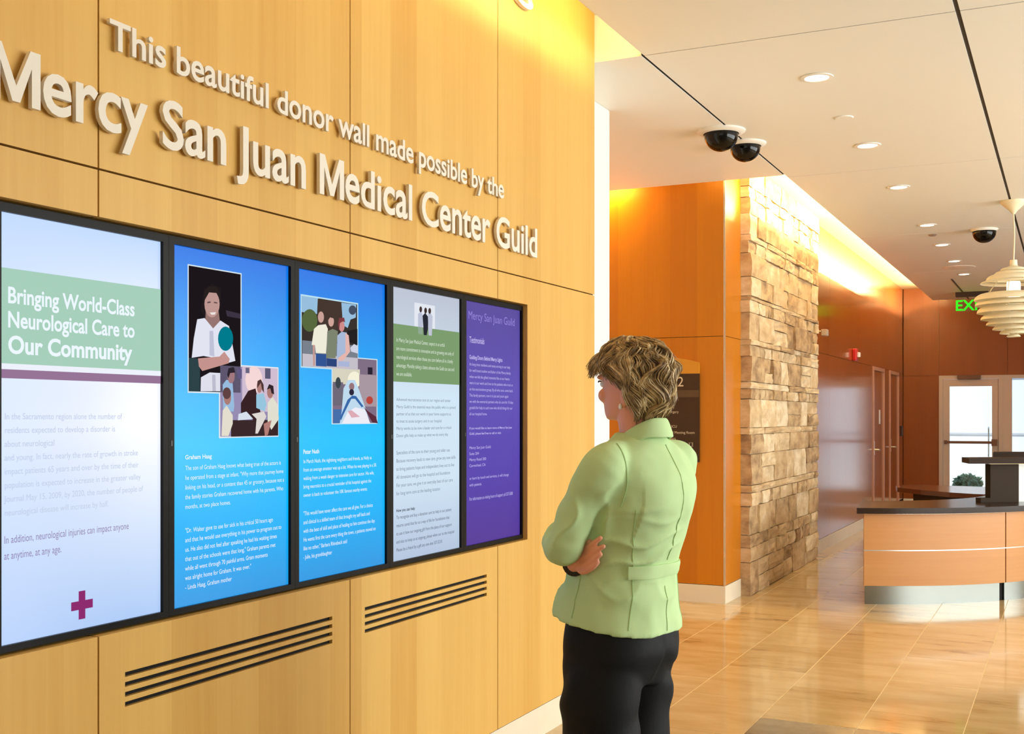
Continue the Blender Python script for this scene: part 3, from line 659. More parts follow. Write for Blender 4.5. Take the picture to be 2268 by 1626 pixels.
words(t, 'or learn by touch and services, it will change\nwith patients.', 1039, 1057, 1080, 1126, LV, line=1.6)
words(t, 'For information on visiting hours of support call 537-5000', 1039, 1102, 1112, 1135, LV)

# ================================================================== DIRECTORY SIGN
sx0, sx1, sz0, sz1 = -3.12, -2.617, 1.10, 1.90
t = thing('directory_sign', 'dark brown directory sign with gold arched top on the wood sign wall', 'sign', ((sx0+sx1)/2, YS, sz0))
hw = (sx1-sx0)/2; hh = sz1-sz0
bx('panel', (-hw, hw, -.022, -.002, 0, hh-.105), plain('sign_brown', S(56, 36, 18), .4), t)
bm = bmesh.new(); n = 12; pts = [(-hw, hh-.105), (hw, hh-.105)]+[(hw-2*hw*i/n, hh-.02+.045*math.sin(math.pi*i/n)) for i in range(n+1)]
va = [bm.verts.new((x, -.022, z)) for x, z in pts]; vb = [bm.verts.new((x, -.002, z)) for x, z in pts]
bm.faces.new(va); bm.faces.new(vb[::-1])
for i in range(len(pts)): bm.faces.new((va[i], va[(i+1) % len(pts)], vb[(i+1) % len(pts)], vb[i]))
mobj('header', bm, plain('sign_gold', S(214, 146, 40), .35), t)
bx('band', (-hw, hw, -.0235, -.022, hh-.29, hh-.235), plain('sign_band', S(86, 66, 44), .4), t)
def stext(body, xr, z, h, name='text'):
    me = text_mesh(body); b_ = bbox(text_mesh('H')); s = h/(b_[3]-b_[2]); r = bbox(me)[1]
    me.transform(Matrix.Translation((-r, 0, 0))); me.transform(Matrix.Diagonal((s, s, 1, 1))); me.transform(WY.to_4x4()); me.transform(Matrix.Translation((xr, -.0235, z)))
    link(name, me, plain('sign_text', S(224, 206, 176), .5), t)
stext('2', .124, hh-.205, .075); stext('Surgery', .085, hh-.415, .019); stext('Coronary ICU', .07, hh-.53, .019); stext('Coronary ICU Meeting Room', .215, hh-.578, .019); stext('Elevators', .06, hh-.625, .019)
bm = bmesh.new(); box(bm, .168, .202, -.0235, -.022, .10+.02, .154); mobj('arrow_icon', bm, plain('icon_bg', S(150, 136, 112), .5), t)
bm = bmesh.new(); prism(bm, [(0, 0), (.005, .0)], 0, .001) if False else None
for q in ((.180, .126, .190, .150),): box(bm, q[0], q[2], -.0245, -.0235, q[1], q[3])
mobj('arrow_mark', bm, M_black, t)

# ================================================================== CEILING FIXTURES
def downlight(x, y, label):
    t = thing('downlight', label, 'light', (x, y, ZC), group='recessed downlights in a line on the ceiling')
    bm = bmesh.new(); lathe(bm, [(.062, -.001), (.085, -.001), (.084, -.006), (.066, -.008), (.062, -.005)], 32, closed=True); smooth_all(mobj('trim_ring', bm, M_white, t), 40)
    bm = bmesh.new(); lathe(bm, [(.062, -.003), (.05, -.005), (.0, -.006)], 32); mobj('lamp', bm, emit('lamp_white', (1, .95, .85, 1), 5), t)
    l = light('downlight_lamp', 'SPOT', (0, 0, -.02), (0, 0, 0), 26, (1, .86, .66), spot_size=math.radians(95), spot_blend=.7, shadow_soft_size=.05); l.parent = t
dls = [(6.246, 'nearest and largest recessed downlight in the ceiling row'), (7.958, 'second recessed downlight from the front of the ceiling row'), (9.514, 'third recessed downlight from the front of the ceiling row'), (11.519, 'fourth recessed downlight from the front of the ceiling row'), (12.914, 'fifth recessed downlight from the front of the ceiling row'), (14.327, 'sixth recessed downlight just before the round ceiling speaker'), (15.703, 'farthest recessed downlight just beyond the round ceiling speaker')]
for y_, lb in dls: downlight(-1.21, y_, lb)
bm = bmesh.new(); lathe(bm, [(0, -.010), (.15, -.010), (.185, -.006), (.19, 0)], 40); tag(smooth_all(mobj('ceiling_speaker', bm, M_white), 30), 'flat round white ceiling speaker grille between the far downlights', 'speaker').location = (-1.21, 14.95, ZC-.0005)
bm = bmesh.new(); lathe(bm, [(0, -.006), (.05, -.006), (.055, 0)], 32); tag(smooth_all(mobj('sprinkler_cover', bm, M_ceil), 30), 'flush round sprinkler cover between the first two downlights', 'sprinkler').location = (-1.225, 7.16, ZC-.0005)
bm = bmesh.new(); lathe(bm, [(0, -.012), (.03, -.012), (.045, 0)], 24); tag(smooth_all(mobj('sprinkler_cover', bm, plain('grey_cover', S(150, 130, 120), .5)), 30), 'small dark sprinkler cover between the fourth and fifth downlights', 'sprinkler').location = (-1.23, 12.17, ZC-.0005)
def dome(x, y, rr, rd, label):
    t = thing('dome_camera', label, 'camera', (x, y, ZC), group='black dome security cameras')
    bm = bmesh.new(); lathe(bm, [(rd*.98, -.004), (rd*1.05, -.022), (rr*.9, -.018), (rr, -.008), (rr, 0), (rd*.9, 0)], 40); smooth_all(mobj('trim_ring', bm, M_white, t), 50)
    bm = bmesh.new(); prof = [(rd, -.012)]+[(rd*math.cos(a), -.03-rd*.95*math.sin(a)) for a in [i*math.pi/2/10 for i in range(11)]]; prof[-1] = (0, prof[-1][1])
    lathe(bm, prof, 40); smooth_all(mobj('dome', bm, plain('smoked_dome', S(6, 5, 6), .08, spec=.3), t), 50)
dome(-1.982, 7.16, .150, .106, 'black dome security camera with wide white ring, nearest to the donor wall')
dome(-1.93, 7.56, .135, .098, 'black dome security camera partly hidden behind the nearest one')
dome(-.744, 12.03, .125, .108, 'black dome security camera alone near the pendant lamp')

# ---- pendant
px_, py_ = -.425, 10.55
t = thing('pendant_lamp', 'cream layered pendant lamp of stacked ring shades above the reception desk', 'lamp', (px_, py_, 2.12))
M_shade = plain('cream_enamel', S(238, 228, 196), .4)
bm = bmesh.new(); lathe(bm, [(0, 1.139), (.105, 1.139), (.10, 1.12), (.035, 1.06), (.012, 1.03), (0, 1.03)], 36); smooth_all(mobj('canopy', bm, M_shade, t), 40)
bm = bmesh.new(); tube(bm, [(0, 0, 1.04), (.006, 0, .85), (0, 0, .63)], [.006]*3, 8, 3); smooth_all(mobj('cord', bm, M_shade, t))
bm = bmesh.new(); lathe(bm, [(0, .645), (.028, .645), (.03, .60), (.05, .585), (0, .58)], 24); smooth_all(mobj('cap', bm, M_shade, t), 40)
# each shade: (outer radius, z at rim, inner radius, z at inner edge)
sh = [(.105, .560, .035, .588), (.150, .528, .085, .556), (.215, .480, .125, .530), (.262, .452, .19, .476), (.310, .312, .215, .372), (.302, .268, .20, .318), (.288, .205, .19, .268), (.258, .150, .16, .205), (.215, .105, .125, .150), (.165, .065, .085, .105), (.110, .030, .045, .066), (.055, .004, 0.0, .03)]
for ro, zr, ri, zi in sh:
    up = zr > .4
    bm = bmesh.new(); pr = []
    for k in range(7):
        q = k/6; r_ = ri+(ro-ri)*math.sin(q*math.pi/2); z_ = zi+(zr-zi)*(1-math.cos(q*math.pi/2)); pr.append((max(r_, 0), z_))
    lathe(bm, pr+[(ro-.004, zr-.001)]+[(max(r_-.004, 0), z_-.005) for r_, z_ in pr[::-1]][1:], 44); smooth_all(mobj('shade', bm, M_shade, t), 45)
bm = bmesh.new()
for k in range(3):
    a = k*2.094+.4; tube(bm, [(.05*math.cos(a), .05*math.sin(a), .57), (.2*math.cos(a), .2*math.sin(a), .45), (.26*math.cos(a), .26*math.sin(a), .33), (.16*math.cos(a), .16*math.sin(a), .15), (.03*math.cos(a), .03*math.sin(a), .03)], [.004]*5, 6, 4)
mobj('strut', bm, M_shade, t)
bm = bmesh.new(); lathe(bm, [(0, .47), (.05, .465), (.055, .45), (.055, .35), (.05, .335), (0, .33)], 24); smooth_all(mobj('lamp_glass', bm, emit('pendant_glow', (1, .86, .66, 1), 2.2), t), 40)
light('pendant_bulb', 'POINT', (0, 0, .40), (0, 0, 0), 9, (1, .55, .3), shadow_soft_size=.06).parent = t

# ---- exit sign
ex, ey = -1.30, 18.0
t = thing('exit_sign', 'green lit EXIT sign hung from a dark housing under the ceiling', 'sign', (ex, ey, ZC))
bx('housing', (-.20, .24, -.04, .04, -.07, 0), plain('sign_housing', S(60, 44, 34), .4), t, .004)
bx('panel', (-.17, .21, -.006, .006, -.285, -.07), M_glass, t)
me = text_mesh('EXIT', .02, .02); b_ = bbox(me); me.transform(Matrix.Translation((-(b_[0]+b_[1])/2, 0, 0))); s_ = .155/(b_[3]-b_[2]); me.transform(Matrix.Diagonal((s_, s_, .1, 1))); me.transform(WY.to_4x4()); me.transform(Matrix.Translation((.02, -.009, -.265)))
link('letters', me, emit('exit_green', S(60, 255, 40), .95), t)

# ---- strobe, wall plate, bracket
ys1, zs1 = wx(1890, 787, XS)
t = thing('fire_alarm_strobe', 'red fire alarm strobe on the far left wood wall', 'alarm', (XS, ys1, zs1-.07))
bx('body', (0, .05, -.07, .07, 0, .15), plain('alarm_red', S(190, 20, 16), .35), t, .01)
bx('lens', (.05, .085, -.03, .03, .045, .105), plain('lens_clear', S(240, 236, 230), .1), t, .008)
ys2, zs2 = wx(1995, 955, XS)
tag(bx('card_reader', (XS, XS+.03, 19.2, 19.3, zs2-.08, zs2+.08), plain('reader_dark', S(52, 26, 18), .4), bev=.006), 'small dark card reader on the wall beside the second wood door', 'card reader')
ys3, zs3 = 12.2, 1.46+(922-735)*12.0/F
t = thing('wall_bracket', 'small grey wall sensor on an arm beside the stone wall', 'sensor', (XS, 12.28, zs3-.04))
bm = bmesh.new(); tube(bm, [(0, 0, .04), (.06, 0, .05), (.10, 0, .04)], [.012, .01, .012], 8, 3); mobj('arm', bm, M_chrome, t)
bx('head', (.085, .15, -.05, .05, 0, .07), plain('sensor_grey', S(170, 150, 130), .5), t, .01)

# ================================================================== RECEPTION DESK
cx_, cy_, R_ = -2.12, 11.34, 2.17
def arc(r, a0, a1, n=24): return [(cx_+r*math.cos(math.radians(a0+(a1-a0)*i/n)), cy_+r*math.sin(math.radians(a0+(a1-a0)*i/n))) for i in range(n+1)]
t = thing('reception_desk', 'curved reception desk with light wood front, dark stone top and steel kick plate', 'desk', (0, 0, 0))
def curved(name, r0, r1, a0, a1, z0, z1, mat, par=t, n=24):
    bm = bmesh.new(); prism(bm, arc(r1, a0, a1, n)+arc(r0, a1, a0, n), z0, z1); o = mobj(name, bm, mat, par); return smooth_all(o, 30)
a0, aS, aE = -71.7, -40.0, -8
for (qa, qb) in ((a0, aS-.15), (aS+.15, aE)):
    curved('wood_front', R_-.02, R_, qa, qb, .146, .415, M_desk); curved('wood_front', R_-.02, R_, qa, qb, .424, .702, M_desk)
    curved('kick_plate', R_-.045, R_-.03, qa+.3, qb-.8, 0, .146, plain('steel_kick', S(138, 142, 136), .26, 1))
curved('reveal_strip', R_-.024, R_-.006, a0, aE, .415, .424, M_chrome)
curved('carcass', R_-.60, R_-.046, a0+9, aE, .002, .70, M_dark)
curved('light_strip', R_-.02, R_+.004, a0, aE, .702, .707, plain('edge_steel', S(220, 205, 180), .25, .8))
bm = bmesh.new(); outer = arc(R_+.045, a0-1.6, aE, 30); inner = [(x, y) for x, y in arc(R_-.72, aE, a0+6, 24)]
prism(bm, outer+inner+[(-1.60, 10.30)], .707, .752); smooth_all(mobj('worktop', bm, M_counter, t), 30)
bm = bmesh.new(); box(bm, -1.436, -1.416, 9.325, 10.2, .0, .702); mobj('end_panel', bm, plain('end_panel_dark', S(120, 70, 40), .35), t)
# raised transaction counters
M_pill = plain('dark_bronze_panel', S(52, 40, 29), .6, spec=.12)
def raised(name, label, z0, ctr, pillar, ang, slab):
    q = thing(name, label, 'counter', (*ctr, z0), math.radians(ang))
    bx('upright', (pillar[0], pillar[1], -.04, .04, 0, 1.065-z0), M_pill, q)
    bx('foot', (pillar[0]-.09, pillar[0], -.05, .03, 0, .035), M_pill, q)
    bx('glass_panel', (pillar[1]+.002, slab[1]-.06, -.012, .012, 0, 1.065-z0), plain('frosted_glass', S(222, 226, 222), .3), q)
    bx('light_strip', (pillar[0]+.02, slab[1]-.06, -.02, .02, 1.065-z0, 1.072-z0), emit('counter_strip', S(255, 232, 180), 1.2), q)
    bm = bmesh.new(); prism(bm, [(slab[0], -.10), (slab[1], -.17), (slab[1], .2), (slab[0]+.1, .2)], 1.072-z0, 1.115-z0)
    mobj('slab', bm, plain('slab_stone', S(50, 37, 29), .5, spec=.1), q)
raised('transaction_counter', 'nearer raised dark stone counter standing on the reception desk', .752, (-.52, 10.40), (-.11, .14), 33, (-.33, .95))
raised('transaction_counter', 'farther raised dark stone counter seen above the nearer one', .745, (-.30, 12.15), (.1, .35), 20, (-.42, 1.3))
# rear worktop
t = thing('back_desk', 'dark curved rear worktop of the reception island near the wood doors', 'desk', (0, 0, 0))
bm = bmesh.new(); pl = [(-1.56, 12.15), (-1.30, 11.83), (-1.02, 11.58), (-.80, 11.45), (-.66, 11.42), (-.62, 11.50), (-.3, 11.75), (.9, 12.1), (.9, 12.6), (-.4, 12.6), (-1.5, 12.75), (-1.62, 12.5)]
prism(bm, pl, .70, .745); mobj('worktop', bm, plain('dark_wood_top', S(92, 52, 38), .14), t)
bm = bmesh.new(); prism(bm, [(-1.42, 12.25), (-1.05, 11.80), (-.75, 11.62), (.8, 12.1), (.8, 12.5), (-1.35, 12.6)], 0, .70); mobj('base', bm, plain('dark_base', S(44, 26, 20), .5), t)

# ================================================================== PERSON
def remesh(bm, voxel, smooth=4, fac=.5):
    me = bpy.data.meshes.new('r'); bmesh.ops.recalc_face_normals(bm, faces=bm.faces[:]); bm.to_mesh(me); bm.free()
    o = bpy.data.objects.new('r', me); C.objects.link(o)
    m = o.modifiers.new('r', 'REMESH'); m.mode = 'VOXEL'; m.voxel_size = voxel; m.use_smooth_shade = True
    if smooth: q = o.modifiers.new('s', 'SMOOTH'); q.iterations = smooth; q.factor = fac
    bpy.context.view_layer.update(); dg = bpy.context.evaluated_depsgraph_get()
    out = bpy.data.meshes.new_from_object(o.evaluated_get(dg)); bpy.data.objects.remove(o); bpy.data.meshes.remove(me)
    return out
def loft(bm, secs, n=40, ex=2.3, tilt=None, k=4):
    """secs: (z, cx, cy, half width x, half depth y); closed solid"""
    data = catmull([list(q) for q in secs], k); rings = []
    for z, cx, cy, a, b_ in data:
        ring = []
        for i in range(n):
            th = 2*math.pi*i/n; c, s_ = math.cos(th), math.sin(th)
            x = cx+a*math.copysign(abs(c)**(2/ex), c); y = cy+b_*math.copysign(abs(s_)**(2/ex), s_)
            ring.append(bm.verts.new((x, y, z+(tilt(z, y) if tilt else 0))))
        rings.append(ring)
    for a, b_ in zip(rings, rings[1:]):
        for i in range(n): bm.faces.new((a[i], a[(i+1) % n], b_[(i+1) % n], b_[i]))
    bm.faces.new(rings[0][::-1]); bm.faces.new(rings[-1]); return bm
M_skin = plain('skin', S(236, 162, 132), .5, bump=.05, bscale=500)
M_skin.node_tree.nodes['Principled BSDF'].inputs['Subsurface Weight'].default_value = .08
M_jack = plain('green_wool', S(192, 220, 160), .85, bump=.25, bscale=900)
M_seam = plain('green_seam', S(168, 198, 134), .9)
M_trou = plain('black_trouser', S(15, 16, 18), .7, bump=.2, bscale=700, spec=.25)
d_w = 3.33; lat_w = (1385-1134)/F*d_w
PW = (lat_w*CA-d_w*SA, lat_w*SA+d_w*CA, 0)
person = thing('person', 'person in a light green jacket and black trousers standing with folded arms before the screens', 'person', PW, math.radians(75))
HC = V((0, -.020, 0)); HR = math.radians(-8)
def hd(x, y, z):   # head frame: turned a little to the right
    c, s_ = math.cos(HR), math.sin(HR); return V((HC.x+x*c-y*s_, HC.y+x*s_+y*c, z))
# ---- body (skin): one continuous surface
bm = bmesh.new()
hsec = [(1.448, .050, .000, .028), (1.456, .080, -.03, .042), (1.470, .086, -.05, .051), (1.490, .086, -.065, .059), (1.510, .086, -.08, .065), (1.535, .086, -.092, .069), (1.560, .083, -.098, .072), (1.585, .089, -.100, .075), (1.615, .084, -.097, .073), (1.642, .062, -.082, .060), (1.660, .032, -.055, .038), (1.667, .008, -.025, .012)]
data = catmull([list(q) for q in hsec], 4); n = 40; rings = []
for z, f, bk, a in data:
    ring = []
    for i in range(n):
        th = 2*math.pi*i/n; c, s_ = math.cos(th), math.sin(th)
        cy = (f+bk)/2; hy = (f-bk)/2
        ring.append(bm.verts.new(hd(a*math.copysign(abs(c)**.92, c), cy+hy*math.copysign(abs(s_)**.92, s_), z)))
    rings.append(ring)
for a, b_ in zip(rings, rings[1:]):
    for i in range(n): bm.faces.new((a[i], a[(i+1) % n], b_[(i+1) % n], b_[i]))
bm.faces.new(rings[0][::-1]); bm.faces.new(rings[-1])
tube(bm, [hd(0, .080, 1.560), hd(0, .092, 1.540), hd(0, .106, 1.517), hd(0, .092, 1.507)], [.009, .010, .0125, .010], 10, 4)   # nose
for s_ in (-1, 1):
    ellipsoid(bm, hd(s_*.011, .094, 1.511), (.009, .011, .008), 10)
    ellipsoid(bm, hd(s_*.073, -.046, 1.520), (.009, .020, .032), 12); ellipsoid(bm, hd(s_*.071, -.038, 1.493), (.008, .010, .012), 10)
    ellipsoid(bm, hd(s_*.033, .078, 1.572), (.028, .014, .009), 12)
    ellipsoid(bm, hd(s_*.040, .062, 1.520), (.024, .022, .022), 12)
ellipsoid(bm, hd(0, .085, 1.487), (.022, .012, .006), 12); ellipsoid(bm, hd(0, .084, 1.477), (.019, .012, .007), 12); ellipsoid(bm, hd(0, .078, 1.460), (.020, .014, .012), 12)
tube(bm, [(0, -.055, 1.33), (0, -.05, 1.39), (0, -.040, 1.44), hd(0, -.012, 1.50)], [.066, .056, .053, .055], 20, 4)
loft(bm, [(.72, 0, .02, .10, .09), (.80, 0, .01, .155, .12), (.90, 0, .01, .16, .13), (1.03, 0, .005, .135, .115), (1.16, 0, -.02, .15, .125), (1.28, 0, -.04, .165, .11), (1.36, 0, -.05, .12, .07), (1.40, 0, -.05, .06, .05)], 28)
LS, LE, LW = V((-.165, -.055, 1.325)), V((-.202, .058, 1.105)), V((.02, .205, 1.115))
RS, RE, RW = V((.165, -.055, 1.325)), V((.135, .155, 1.060)), V((-.155, .062, 1.046))
tube(bm, [LS, (LS+LE)/2, LE, (LE+LW)/2+V((0, .012, 0)), LW], [.045, .042, .038, .034, .026], 14, 4)
tube(bm, [RS, (RS+RE)/2, RE, (RE+RW)/2+V((0, .03, 0)), RW], [.045, .042, .038, .034, .026], 14, 4)
for s_ in (-1, 1): tube(bm, [(s_*.085, .02, .78), (s_*.088, .025, .48), (s_*.09, .01, .25), (s_*.09, -.005, .07)], [.085, .062, .05, .036], 16, 4); tube(bm, [(s_*.09, -.03, .045), (s_*.09, .06, .035), (s_*.095, .15, .03)], [.034, .034, .026], 12, 3)
# right hand tucked under the left arm, fingers along the ribs
def hand(palm0, palm1, tips, thumb, r=.0085):
    ellipsoid(bm, (palm0+palm1)/2, (.02, .02, .02), 10)
    for a, b_, c in tips:
        tube(bm, [palm0, a, b_, c], [.013, .0105, r, r*.86], 8, 3)
    tube(bm, thumb, [.014, .011, .0095, .0075], 8, 3)
P0 = RW+V((-.005, -.008, .002))
ft = []
for k in range(4):
    q = k/3
    a = V((-.172, .020+.004*q, 1.086-.019*k)); b_ = V((-.184, -.020, 1.110-.0215*k)); c = V((-.182, -.056+.010*abs(k-1), 1.128-.0225*k))
    ft.append((a, b_, c))
hand(P0, V((-.168, .035, 1.065)), ft, [P0, V((-.163, .042, 1.08)), V((-.168, .022, 1.10)), V((-.168, .002, 1.115))])
L0 = LW+V((.02, .004, 0)); ft = []
for k in range(4): ft.append((V((.075, .205, 1.125-.018*k)), V((.11, .195, 1.122-.02*k)), V((.135, .175, 1.115-.021*k))))
hand(L0, V((.06, .205, 1.10)), ft, [L0, V((.05, .19, 1.13)), V((.075, .175, 1.145)), V((.1, .165, 1.15))])
me = remesh(bm, .0042, 3, .4); body = link('body', me, M_skin, person)
# ---- eyes, lashes, earring, watch
for s_ in (-1, 1):
    bm = bmesh.new(); ellipsoid(bm, hd(s_*.033, .074, 1.553), (.013, .013, .011), 14); smooth_all(mobj('eye', bm, plain('eye_white', S(236, 232, 228), .2), person))
    bm = bmesh.new(); tube(bm, [hd(s_*.020, .089, 1.560), hd(s_*.033, .094, 1.562), hd(s_*.047, .084, 1.559)], [.0025]*3, 6, 3); mobj('eyelash', bm, plain('lash', S(50, 40, 40), .6), person)
    bm = bmesh.new(); ellipsoid(bm, hd(s_*.081, -.034, 1.487), (.005, .005, .009), 12); smooth_all(mobj('earring', bm, plain('pearl', S(250, 246, 240), .12, coat=.6), person))
wd = (RW-(RE+RW)/2).normalized()
bm = bmesh.new(); tube(bm, [RW-wd*.010, RW+wd*.014], [.034, .034], 18, 1, cap=False); smooth_all(mobj('watch', bm, plain('watch_black', S(14, 14, 16), .3), person), 50)['label'] = 'black wrist watch'
# ---- jacket
bm = bmesh.new()
secs = [(.868, 0, .026, .192, .172), (.885, 0, .027, .190, .171), (.93, 0, .024, .180, .162), (.985, 0, .014, .168, .150), (1.034, 0, .009, .160, .147), (1.10, 0, -.004, .164, .153), (1.16, 0, -.018, .172, .160), (1.216, 0, -.030, .176, .166), (1.27, 0, -.040, .180, .152), (1.32, 0, -.047, .178, .124), (1.358, 0, -.052, .155, .096), (1.388, 0, -.054, .110, .078), (1.412, 0, -.050, .070, .066)]
loft(bm, secs, 56, 2.25, tilt=lambda z, y: .15*(y-.0)*max(0, min(1, (1.0-z)/.12)))
tube(bm, [V((-.120, -.055, 1.345)), LS+V((-.012, .002, -.010)), (LS+LE)/2+V((-.012, .004, .012)), LE+V((-.006, .004, -.004)), (LE+LW)/2+V((-.01, .022, 0)), LW+V((-.015, .002, 0))], [.050, .064, .058, .053, .050, .044], 24, 5)
tube(bm, [V((.120, -.055, 1.345)), RS+V((.012, .002, -.010)), (RS+RE)/2+V((.02, .004, .012)), RE+V((.006, .01, -.004)), (RE+RW)/2+V((.02, .045, 0)), RW-wd*.03], [.052, .068, .064, .060, .050, .040], 24, 5)
jm = remesh(bm, .0065, 5, .5)
# cloth folds: soft ridges radiating from elbow, armpit and waist
jm.update(); nrm = [v.normal.copy() for v in jm.vertices]
for v, nn in zip(jm.vertices, nrm):
    p = v.co; d_ = 0
    fo = lambda x_: (1-abs(math.sin(x_)))**1.6-.35
    if p.x > -.175 or p.z < 1.05:
        m1 = math.exp(-((p.z-1.09)/.085)**2)*max(0, min(1, (.10-p.y)/.12))*max(0, min(1, (.06-p.x)/.1))
        d_ += m1*.011*fo(52*p.z+15*p.y+3.2*noise.noise(p*7))
    m2 = math.exp(-((p.z-.955)/.06)**2); d_ += m2*.008*fo(22*p.y-17*p.z+9*p.x+3*noise.noise(p*6))
    if p.x < -.13 and p.z > 1.06: d_ += .012*fo(30*(p.z*.42+p.y*.9)+2.6*noise.noise(p*8))*math.exp(-((p.z-1.18)/.085)**2)
    m3 = math.exp(-((p.z-1.23)/.05)**2)*max(0, min(1, (-.06-p.x)/.06))*max(0, min(1, (-.06-p.y)/.05)); d_ += m3*.009*fo(34*(p.z-.7*p.x)+2*noise.noise(p*8))
    d_ += .005*noise.noise(p*9)+.003*noise.noise(p*22)
    v.co = p+nn*d_
jm.update()
jacket = link('jacket', jm, M_jack, person); smooth_all(jacket)
bvh = BVHTree.FromPolygons([v.co[:] for v in jm.vertices], [p.vertices[:] for p in jm.polygons])
def skinpt(p, dirv, off):
    h, nn, i, d_ = bvh.ray_cast(V(p)+V(dirv)*.6, -V(dirv)); return (h+V(dirv)*off) if h else None
def seam_on(pts, dirv, name='seam', r=.0016):
    P = [skinpt(p, dirv, .0004) for p in catmull([list(q) for q in pts], 8)]; P = [p for p in P if p]
    bm = bmesh.new(); tube(bm, P, [r]*len(P), 6, 1); mobj(name, bm, M_seam, jacket)
back = V((0, -1, 0)); lf = V((-1, 0, 0)); bl = V((-.62, -.78, 0)).normalized()
seam_on([(0, 0, 1.38), (0, 0, 1.2), (0, 0, 1.06)], back); seam_on([(0, 0, .985), (0, 0, .93), (0, 0, .862)], back)
for s_ in (-1, 1):
    dv = V((s_*.62, -.78, 0)).normalized()
    seam_on([(s_*.05, -.02, 1.205), (s_*.035, -.0, 1.12), (s_*.03, 0, 1.03), (s_*.035, 0, .95), (s_*.05, 0, .875)], dv)
seam_on([(0, .04, 1.02), (0, .045, .95), (0, .05, .90)], lf)
# sleeve head seams
seam_on([(-.15, -.075, 1.385), (-.15, -.10, 1.33), (-.15, -.105, 1.27), (-.15, -.085, 1.215)], bl, r=.002)
# half belt on the back
bm = bmesh.new(); g = []
N, K = 18, 4
for i in range(N+1):
    col = []
    a = math.radians(-52+104*i/N); dv = V((math.sin(a), -math.cos(a), 0))
    for j in range(K+1):
        zz = 1.012+.036*j/K
        p = skinpt((0, 0, zz), dv, 0); e = .008 if 0 < j < K else .005
        col.append((p+dv*e, p-dv*.004))
    g.append(col)
vo = [[bm.verts.new(q[0]) for q in c] for c in g]; vi = [[bm.verts.new(q[1]) for q in c] for c in g]
for i in range(N):
    for j in range(K): bm.faces.new((vo[i][j], vo[i+1][j], vo[i+1][j+1], vo[i][j+1])); bm.faces.new((vi[i][j], vi[i][j+1], vi[i+1][j+1], vi[i+1][j]))
for i in range(N):
    for j in (0, K): bm.faces.new((vo[i][j], vo[i+1][j], vi[i+1][j], vi[i][j]))
for i in (0, N):
    for j in range(K): bm.faces.new((vo[i][j], vo[i][j+1], vi[i][j+1], vi[i][j]))
smooth_all(mobj('half_belt', bm, M_jack, jacket), 50)
# collar: stands at the nape and folds over
bm = bmesh.new(); N = 36; prof = []
rings = []
for i in range(N+1):
    a = math.radians(-128+256*i/N); fr = abs(i/N-.5)*2
    dv = V((math.sin(a), -math.cos(a), 0)); cc = V((0, -.060, 0))
    def cpt(r_, z_): q_ = cc+dv*r_; return q_+V((0, 0, z_-.55*max(0, q_.y+.118)))
    pr = [(.056, 1.405), (.058, 1.450), (.064, 1.458), (.072, 1.452), (.083, 1.420), (.088, 1.402), (.083, 1.398), (.070, 1.430)]
    rings.append([bm.verts.new(cpt(*q_)) for q_ in pr])
for a, b_ in zip(rings, rings[1:]):
    for j in range(8): bm.faces.new((a[j], a[(j+1) % 8], b_[(j+1) % 8], b_[j]))
bm.faces.new(rings[0]); bm.faces.new(rings[-1][::-1])
col = smooth_all(mobj('collar', bm, M_jack, jacket), 60)
sb = col.modifiers.new('s', 'SUBSURF'); sb.levels = 2; sb.render_levels = 2
# ---- trousers and shoes
bm = bmesh.new()
loft(bm, [(.70, 0, .020, .150, .105), (.74, 0, .018, .172, .126), (.80, 0, .010, .184, .142), (.88, 0, .012, .176, .140), (.98, 0, .010, .150, .125)], 44, 2.4)
for s_, cy in ((-1, .022), (1, .034)):
    loft(bm, [(.03, s_*.100, cy-.015, .092, .118), (.25, s_*.098, cy-.005, .092, .114), (.50, s_*.094, cy, .096, .112), (.62, s_*.091, cy, .097, .113), (.72, s_*.088, cy-.004, .096, .118), (.80, s_*.085, cy-.006, .090, .115)], 32, 2.15)
tm = remesh(bm, .0075, 4, .5); tm.update(); nrm = [v.normal.copy() for v in tm.vertices]
for v, nn in zip(tm.vertices, nrm):
    p = v.co
    d_ = .006*math.sin(30*p.z+18*p.y*(1 if p.x < 0 else -1)+5*noise.noise(p*6))*math.exp(-((p.z-.68)/.13)**2)+.006*noise.noise(V((p.x*9, p.y*9, p.z*4)))
    v.co = p+nn*d_
trousers = smooth_all(link('trousers', tm, M_trou, person))
for s_ in (-1, 1):
    bm = bmesh.new(); tube(bm, [(s_*.095, -.06, .04), (s_*.095, .05, .036), (s_*.098, .14, .032), (s_*.095, .19, .026)], [.038, .040, .038, .024], 14, 4)
    for v in bm.verts: v.co.z = max(v.co.z, .004)
    smooth_all(mobj('shoe', bm, plain('shoe_black', S(16, 15, 15), .3), person))
# ---- hair
t = NT('blond_hair'); b = t.b; g = t.n('ShaderNodeNewGeometry'); cr = t.n('ShaderNodeValToRGB'); e = cr.color_ramp.elements
while len(e) < 4: e.new(.5)
for i, (p, c) in enumerate(((.12, S(88, 68, 46)), (.38, S(142, 114, 76)), (.62, S(190, 160, 110)), (.86, S(246, 222, 176)))): e[i].position = p; e[i].color = c
no = t.n('ShaderNodeTexNoise'); setin(no, Scale=30.0, Detail=2.0); t.l(g.outputs['Position'], no.inputs['Vector'])
m1 = t.n('ShaderNodeMath', operation='MULTIPLY_ADD'); m1.inputs[1].default_value = .42; t.l(g.outputs['Random Per Island'], m1.inputs[0])
m2 = t.n('ShaderNodeMath', operation='MULTIPLY_ADD'); m2.inputs[1].default_value = 1.3; m2.inputs[2].default_value = -.36; t.l(no.outputs[0], m2.inputs[0]); t.l(m2.outputs[0], m1.inputs[2])
